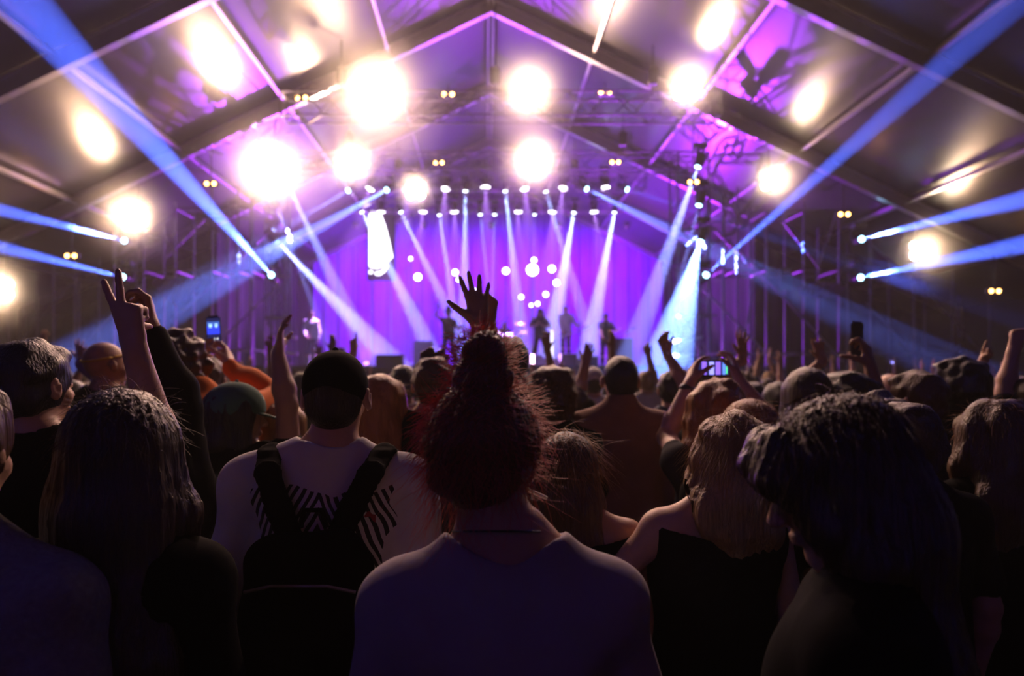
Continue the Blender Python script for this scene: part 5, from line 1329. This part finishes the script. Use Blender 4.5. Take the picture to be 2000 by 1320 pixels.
def tower(px, D, w_, ztop, label, bars):
    x = (px - VX) / F * D; root = empty('lighting_tower', (x, D, 0), label, 'tower')
    b = MB(); truss_mb(b, (0, 0, 0.1), (0, 0, ztop), w_, 0.75, 0.03, Vector((0, 1, 0))); b.build('tower_mast', M_STEEL, root)
    b = MB(); b.box((0, 0, 0.05), (w_ + 0.2, w_ + 0.2, 0.1)); b.build('base_plate', M_STEEL, root)
    for (ax, ay, bx, by) in bars:
        p = P(ax, ay, D - w_ / 2 - 0.05) - root.location; q = P(bx, by, D - w_ / 2 - 0.05) - root.location; b = MB(); b.tube([p, q], 0.045, 8); b.build('crossbar', mat('white_painted_tube', (0.7, 0.68, 0.72), 0.5, noise=(10, .1)), root)  # steel bars; the light on them is put into the pale colour
    for z in (2.2, 3.4, 4.6, 5.8):
        if z < ztop - 0.4:
            b = MB(); b.box((0, -w_ / 2 - 0.06, z), (w_ + 0.1, 0.06, 0.08)); b.tube([(w_ / 2, -w_ / 2 - 0.06, z), (w_ / 2 + 0.22, -w_ / 2 - 0.1, z + 0.02)], 0.03, 6); b.build('lamp_bracket', M_STEEL, root)
    return root
tower(545, 19.9, 0.5, 7.1, 'lattice tower left of the stage carrying beam lights', [(556, 656, 580, 660), (556, 689, 582, 691)])
tower(1345, 19.5, 0.85, 8.0, 'broad lattice tower right of the stage carrying beam lights', [(1306, 670, 1372, 658), (1312, 697, 1350, 692)])
b = MB(); O0 = P(1430, 300, 18.0)
def seg(a, c, w_=0.22): truss_mb(b, P(a[0], a[1] + 10, 18.0) - O0, P(c[0], c[1] + 10, 18.0) - O0, w_, 0.3, 0.018)
seg((1388, 322), (1414, 270)); seg((1414, 268), (1446, 262)); seg((1446, 262), (1436, 298)); seg((1400, 300), (1498, 299)); seg((1492, 300), (1490, 372)); seg((1392, 330), (1440, 425)); seg((1440, 425), (1492, 372))
props(b.build('bent_truss', M_STEEL, loc=O0), 'crooked lattice truss end sticking out above the right tower', 'truss')

# stray things hung on the scaffold
def limp(px0, px1, py, sag, D, label, m, nm='tarpaulin'):
    a = P(px0, py, D); c = P(px1, py, D); O = (a + c) / 2; n = 26; rows = 7; b = MB(); vs = []
    for j in range(rows):
        for i in range(n + 1):
            t = i / n; x = a.x + (c.x - a.x) * t; z = a.z - (sag * math.sin(PI * t) * (0.4 + 0.6 * j / rows)) * 1.0 - 0.07 * j * (0.5 + math.sin(PI * t))
            vs.append(Vector((x, D + 0.06 * math.sin(i * 1.1 + j), z)) - O)
    m0 = len(vs); vs += [v + Vector((0, 0.015, 0)) for v in vs]; fs = []
    for j in range(rows - 1):
        for i in range(n):
            q = j * (n + 1) + i; fs += [(q, q + 1, q + n + 2, q + n + 1), (m0 + q, m0 + q + n + 1, m0 + q + n + 2, m0 + q + 1)]
    b.add(vs, fs); props(b.build(nm, m, loc=O, smooth=True), label, 'tarpaulin')
limp(1560, 1650, 560, -0.35, 18.85, 'dark purple tarpaulin slung over the right scaffold', mat('purple_tarp', (0.10, 0.03, 0.2), 0.7, noise=(3, .3)))
limp(298, 392, 541, 0.12, 18.85, 'limp purple banner cloth tied across the left scaffold', mat('purple_tarp', (0.10, 0.03, 0.2), 0.7))
O0 = P(1535, 545, 18.85); b = MB(); b.box((0, 0, 0), (0.32, 0.03, 0.62)); gp = b.build('notice_board', mat('dull_green_board', (0.03, 0.12, 0.09), 0.7, noise=(4, .2)), loc=O0); props(gp, 'dull green board with a pale patch on the right scaffold', 'board')
b = MB(); b.box((0.02, -0.018, 0.2), (0.22, 0.008, 0.14)); b.build('pale_patch', C_WHITE, gp)
for k, (px, py) in enumerate(((155, 585), (170, 583))):
    pass

# ================================================================ THE RIM_POWER FURTHER OFF
W_ = dict(wrinkle=0.0)
def up(sg, x=0.30, z=1.98, y=0.12, pose='wave', palm=(0, 1, 0)): return dict(w=(sg * x, y, z), ax=(sg * 0.1, 0.05, 1), palm=palm, pose=pose, pole=(sg, 0, -0.3))
VAR = [
    ('short dark hair and a black top', ('short', H_BLACK), C_BLACK, {}, {}),
    ('long brown hair and a dark top', ('long', H_DARK, {'len': 0.4}), C_CHAR, {}, {}),
    ('long fair hair and a grey top', ('wavy', H_BLOND, {'len': 0.35, 'puff': 0.006}), C_GREY, {}, {}),
    ('curly brown hair and a navy top', ('curly', H_BROWN), C_NAVY, {}, {}),
    ('a pale cap and a white top', ('buzz', H_DARK), C_WHITE, {}, {'hat': dict(mat=C_KHAKI, edge=-0.02, brim=False)}),
    ('cropped brown hair and a dusty red top', ('short', H_BROWN), C_RED, {}, {}),
    ('dark hair, one arm up waving', ('short', H_DARK), C_BLACK, {'R': up(1)}, {}),
    ('long dark hair and both arms up', ('long', H_BLACK, {'len': 0.35}), C_CHAR, {'R': up(1, 0.28, 1.95), 'L': up(-1, 0.32, 1.9, pose='open')}, {}),
    ('cropped hair and one fist up', ('buzz', H_DARK), C_GREY, {'L': up(-1, 0.22, 2.0, pose='fist')}, {}),
    ('ginger hair, one open hand up', ('bob', H_GINGER, {'len': 0.15}), C_PINK, {'L': up(-1, 0.30, 1.95, pose='open', palm=(0, -1, 0))}, {}),
    ('grey hair and a khaki top', ('short', H_GREY), C_KHAKI, {}, {}),
    ('fair hair clapping overhead', ('short', H_BLOND), C_NAVY, {'R': up(1, 0.07, 1.95, 0.2, 'open', (-1, 0, 0)), 'L': up(-1, 0.07, 1.95, 0.2, 'open', (1, 0, 0))}, {}),
]
taken = [(o.location.x, o.location.y) for o in sc.objects if o.parent is None and o.name.startswith('person')]
protos = []
rg = random.Random(42)
def zone(x, y):
    px = VX + x / y * F
    hz = 'far left' if px < 330 else 'left' if px < 720 else 'middle' if px < 1180 else 'right' if px < 1560 else 'far right'
    dz = 'near rows' if y < 8 else 'middle rows' if y < 13.5 else 'stageside'
    return dz + ', ' + hz
spots = []
y = 4.75
while y < 18.4:
    half = y * 0.80 + 0.3; step = 0.82 + 0.035 * y
    x = -half + rg.random() * step
    while x < half:
        X_ = x + rg.uniform(-0.15, 0.15); Y_ = y + rg.uniform(-0.25, 0.25)
        if abs(X_) < 14 and all((X_ - a) ** 2 + (Y_ - c) ** 2 > 0.36 for a, c in taken): spots.append((X_, Y_)); taken.append((X_, Y_))
        x += step
    y += 0.85 + 0.045 * y
# a few nearer ones filling the gaps at the sides
for px, D in ((300, 3.4), (530, 3.9), (605, 4.1), (640, 3.5), (1000, 4.5), (1360, 3.9), (1520, 3.7), (1545, 2.4), (1640, 2.2), (1960, 3.6), (1830, 2.35), (90, 3.0), (20, 2.6), (1540, 4.4), (1850, 4.3), (1690, 3.6)):
    X_ = (px - VX) / F * D
    if all((X_ - a) ** 2 + (D - c) ** 2 > 0.16 for a, c in taken): spots.append((X_, D)); taken.append((X_, D))
count = [0] * len(VAR)
for i, (X_, Y_) in enumerate(spots):
    near = Y_ < 4.7
    if near: v = [0, 1, 3, 5, 0, 1][i % 6]
    else: v = rg.choice([0, 0, 1, 1, 2, 3, 4, 5, 6, 6, 7, 8, 9, 10, 11]) if Y_ < 14 else rg.choice([0, 1, 2, 3, 4, 5, 6, 7, 8, 9, 10, 11])
    if Y_ < 7 and v in (6, 7, 8, 9, 11) and rg.random() < 0.5: v = rg.choice([0, 1, 3, 5])
    while len(protos) <= v: protos.append(None)
    if protos[v] is None:
        d_, hair_, top_, arms_, kw_ = VAR[v]
        b, _ = build_person('person', 1.70, hair_, top_, C_NAVY if v % 2 else C_BLACK, (SK_L, SK_M, SK_L, SK_D)[v % 4], arms_, res=0.014, seed=100 + v, **kw_)
        protos[v] = b; o = b
    else: o = copy_tree(protos[v])
    count[v] += 1
    hmax = 1.0
    sca = rg.uniform(0.93, 1.045) if not near else rg.uniform(0.90, 0.97)
    o.location = (X_, Y_, 0); o.scale = (sca,) * 3; o.rotation_euler = (0, 0, math.atan2(X_, 24 - Y_) * -1 * -1 * 0 + R(rg.uniform(-22, 22)))
    props(o, 'person with ' + VAR[v][0] + ', ' + zone(X_, Y_), 'person', 'crowd between the camera and the stage')
dup = {}
for o in sc.objects:
    if o.get('group') == 'crowd between the camera and the stage': dup.setdefault(o['label'], []).append(o)
for lab, os_ in dup.items():
    if len(os_) > 1:
        os_.sort(key=lambda o: o.location.x / o.location.y)
        wd = {2: ['leftmost', 'rightmost'], 3: ['leftmost', 'middle one', 'rightmost'], 4: ['leftmost', 'second from left', 'third from left', 'rightmost'], 5: ['leftmost', 'second from left', 'middle one', 'fourth from left', 'rightmost']}.get(len(os_))
        if wd:
            for o, x_ in zip(os_, wd): o['label'] = lab + ', ' + x_
print('FAR', len(spots))
for o in sc.objects:
    if o.get('label') and len(o['label'].split()) > 16: print('LONG', len(o['label'].split()), o['label'])

# ---------------------------------------------------------------- denser haze spheres added to give the blinders their halos
def halo_mat():
    m = bpy.data.materials.new('drifting_smoke'); m.use_nodes = True
    nt = m.node_tree; nt.nodes.clear(); L = nt.links.new
    vs = nt.nodes.new('ShaderNodeVolumeScatter'); o_ = nt.nodes.new('ShaderNodeOutputMaterial')
    vs.inputs['Anisotropy'].default_value = 0.5
    tc = nt.nodes.new('ShaderNodeTexCoord')
    ln = nt.nodes.new('ShaderNodeVectorMath'); ln.operation = 'LENGTH'; L(tc.outputs['Object'], ln.inputs[0])
    mr = nt.nodes.new('ShaderNodeMapRange'); mr.inputs['From Min'].default_value = 1.0; mr.inputs['From Max'].default_value = 0.0
    mr.inputs['To Min'].default_value = 0; mr.inputs['To Max'].default_value = 1
    L(ln.outputs['Value'], mr.inputs['Value'])
    pw = nt.nodes.new('ShaderNodeMath'); pw.operation = 'POWER'; pw.inputs[1].default_value = 2.4; L(mr.outputs[0], pw.inputs[0])
    k = nt.nodes.new('ShaderNodeMath'); k.operation = 'MULTIPLY'; k.inputs[1].default_value = PUFF; L(pw.outputs[0], k.inputs[0])
    L(k.outputs[0], vs.inputs['Density']); L(vs.outputs[0], o_.inputs['Volume'])
    return m
PUFF = 0.75
SM = halo_mat()
def puff(px, py, D, r, label):
    c = P(px, py, D)
    bm = bmesh.new(); bmesh.ops.create_icosphere(bm, subdivisions=2, radius=1.0)
    me = bpy.data.meshes.new('smoke_puff'); bm.to_mesh(me); bm.free()
    o = link_mesh('smoke', me, SM, loc=c); r *= 1.12; o.scale = (r, r, r)
    props(o, label, 'smoke', 'smoke around the warm blinders', 'stuff')
wh_p = iter(('the largest warm blinder', 'the middle blinder of the nearest truss', 'the right blinder of the nearest truss', 'the blinder by the left tower top', 'the left blinder of the second truss', 'the middle blinder of the second truss', 'the low blinder by the wash lights', 'the blinder under the left roof slope', 'the blinder at the left edge', 'the blinder under the right roof slope', 'the lowest blinder at right'))
for (px, py, D, r) in ((740, 190, 15.7, 1.9), (1030, 186, 15.7, 1.4), (1335, 176, 15.7, 1.3), (535, 342, 17.35, 2.0), (692, 322, 19.3, 1.3), (1040, 320, 19.3, 1.6), (812, 372, 19.3, 0.8), (268, 425, 17.35, 1.6),
                       (8, 566, 17.35, 1.6), (1504, 354, 17.35, 1.4), (1795, 490, 17.35, 1.3)):
    puff(px, py, D, r, 'drifting smoke glowing around ' + next(wh_p))

# ================================================================ HAZE: thin in the whole tent, denser over the stage
def haze_mat(name, dens):
    m = bpy.data.materials.new(name); m.use_nodes = True
    nt = m.node_tree; nt.nodes.clear()
    vs = nt.nodes.new('ShaderNodeVolumeScatter'); o_ = nt.nodes.new('ShaderNodeOutputMaterial')
    vs.inputs['Color'].default_value = (1, 1, 1, 1); vs.inputs['Density'].default_value = dens; vs.inputs['Anisotropy'].default_value = 0.35
    nt.links.new(vs.outputs[0], o_.inputs['Volume']); m.cycles.homogeneous_volume = True
    return m
HZ = 1.0
def haze(x0, x1, ya, yb, dens, label):
    x0 -= TX; x1 -= TX
    def zt(x): return (APEX + 0.8) - (SLOPE + 0.03) * abs(x)
    pr = [(x0, -0.5), (x1, -0.5), (x1, zt(x1))] + ([(0, zt(0))] if x0 < 0 < x1 else []) + [(x0, zt(x0))]
    b = MB(); b.rings([[(TX + x, ya, z) for x, z in pr], [(TX + x, yb, z) for x, z in pr]])
    props(b.build('haze', haze_mat('stage_haze', dens * HZ)), kind='stuff', label=label, cat='haze', group='theatrical haze')
E_ = HALF + 1
haze(TX - E_, TX + E_, Y0 - 1, Y1 + 1, 0.0029, 'thin theatrical haze filling the whole tent')
print('WARN', WARN if 'WARN' in dir() else '')
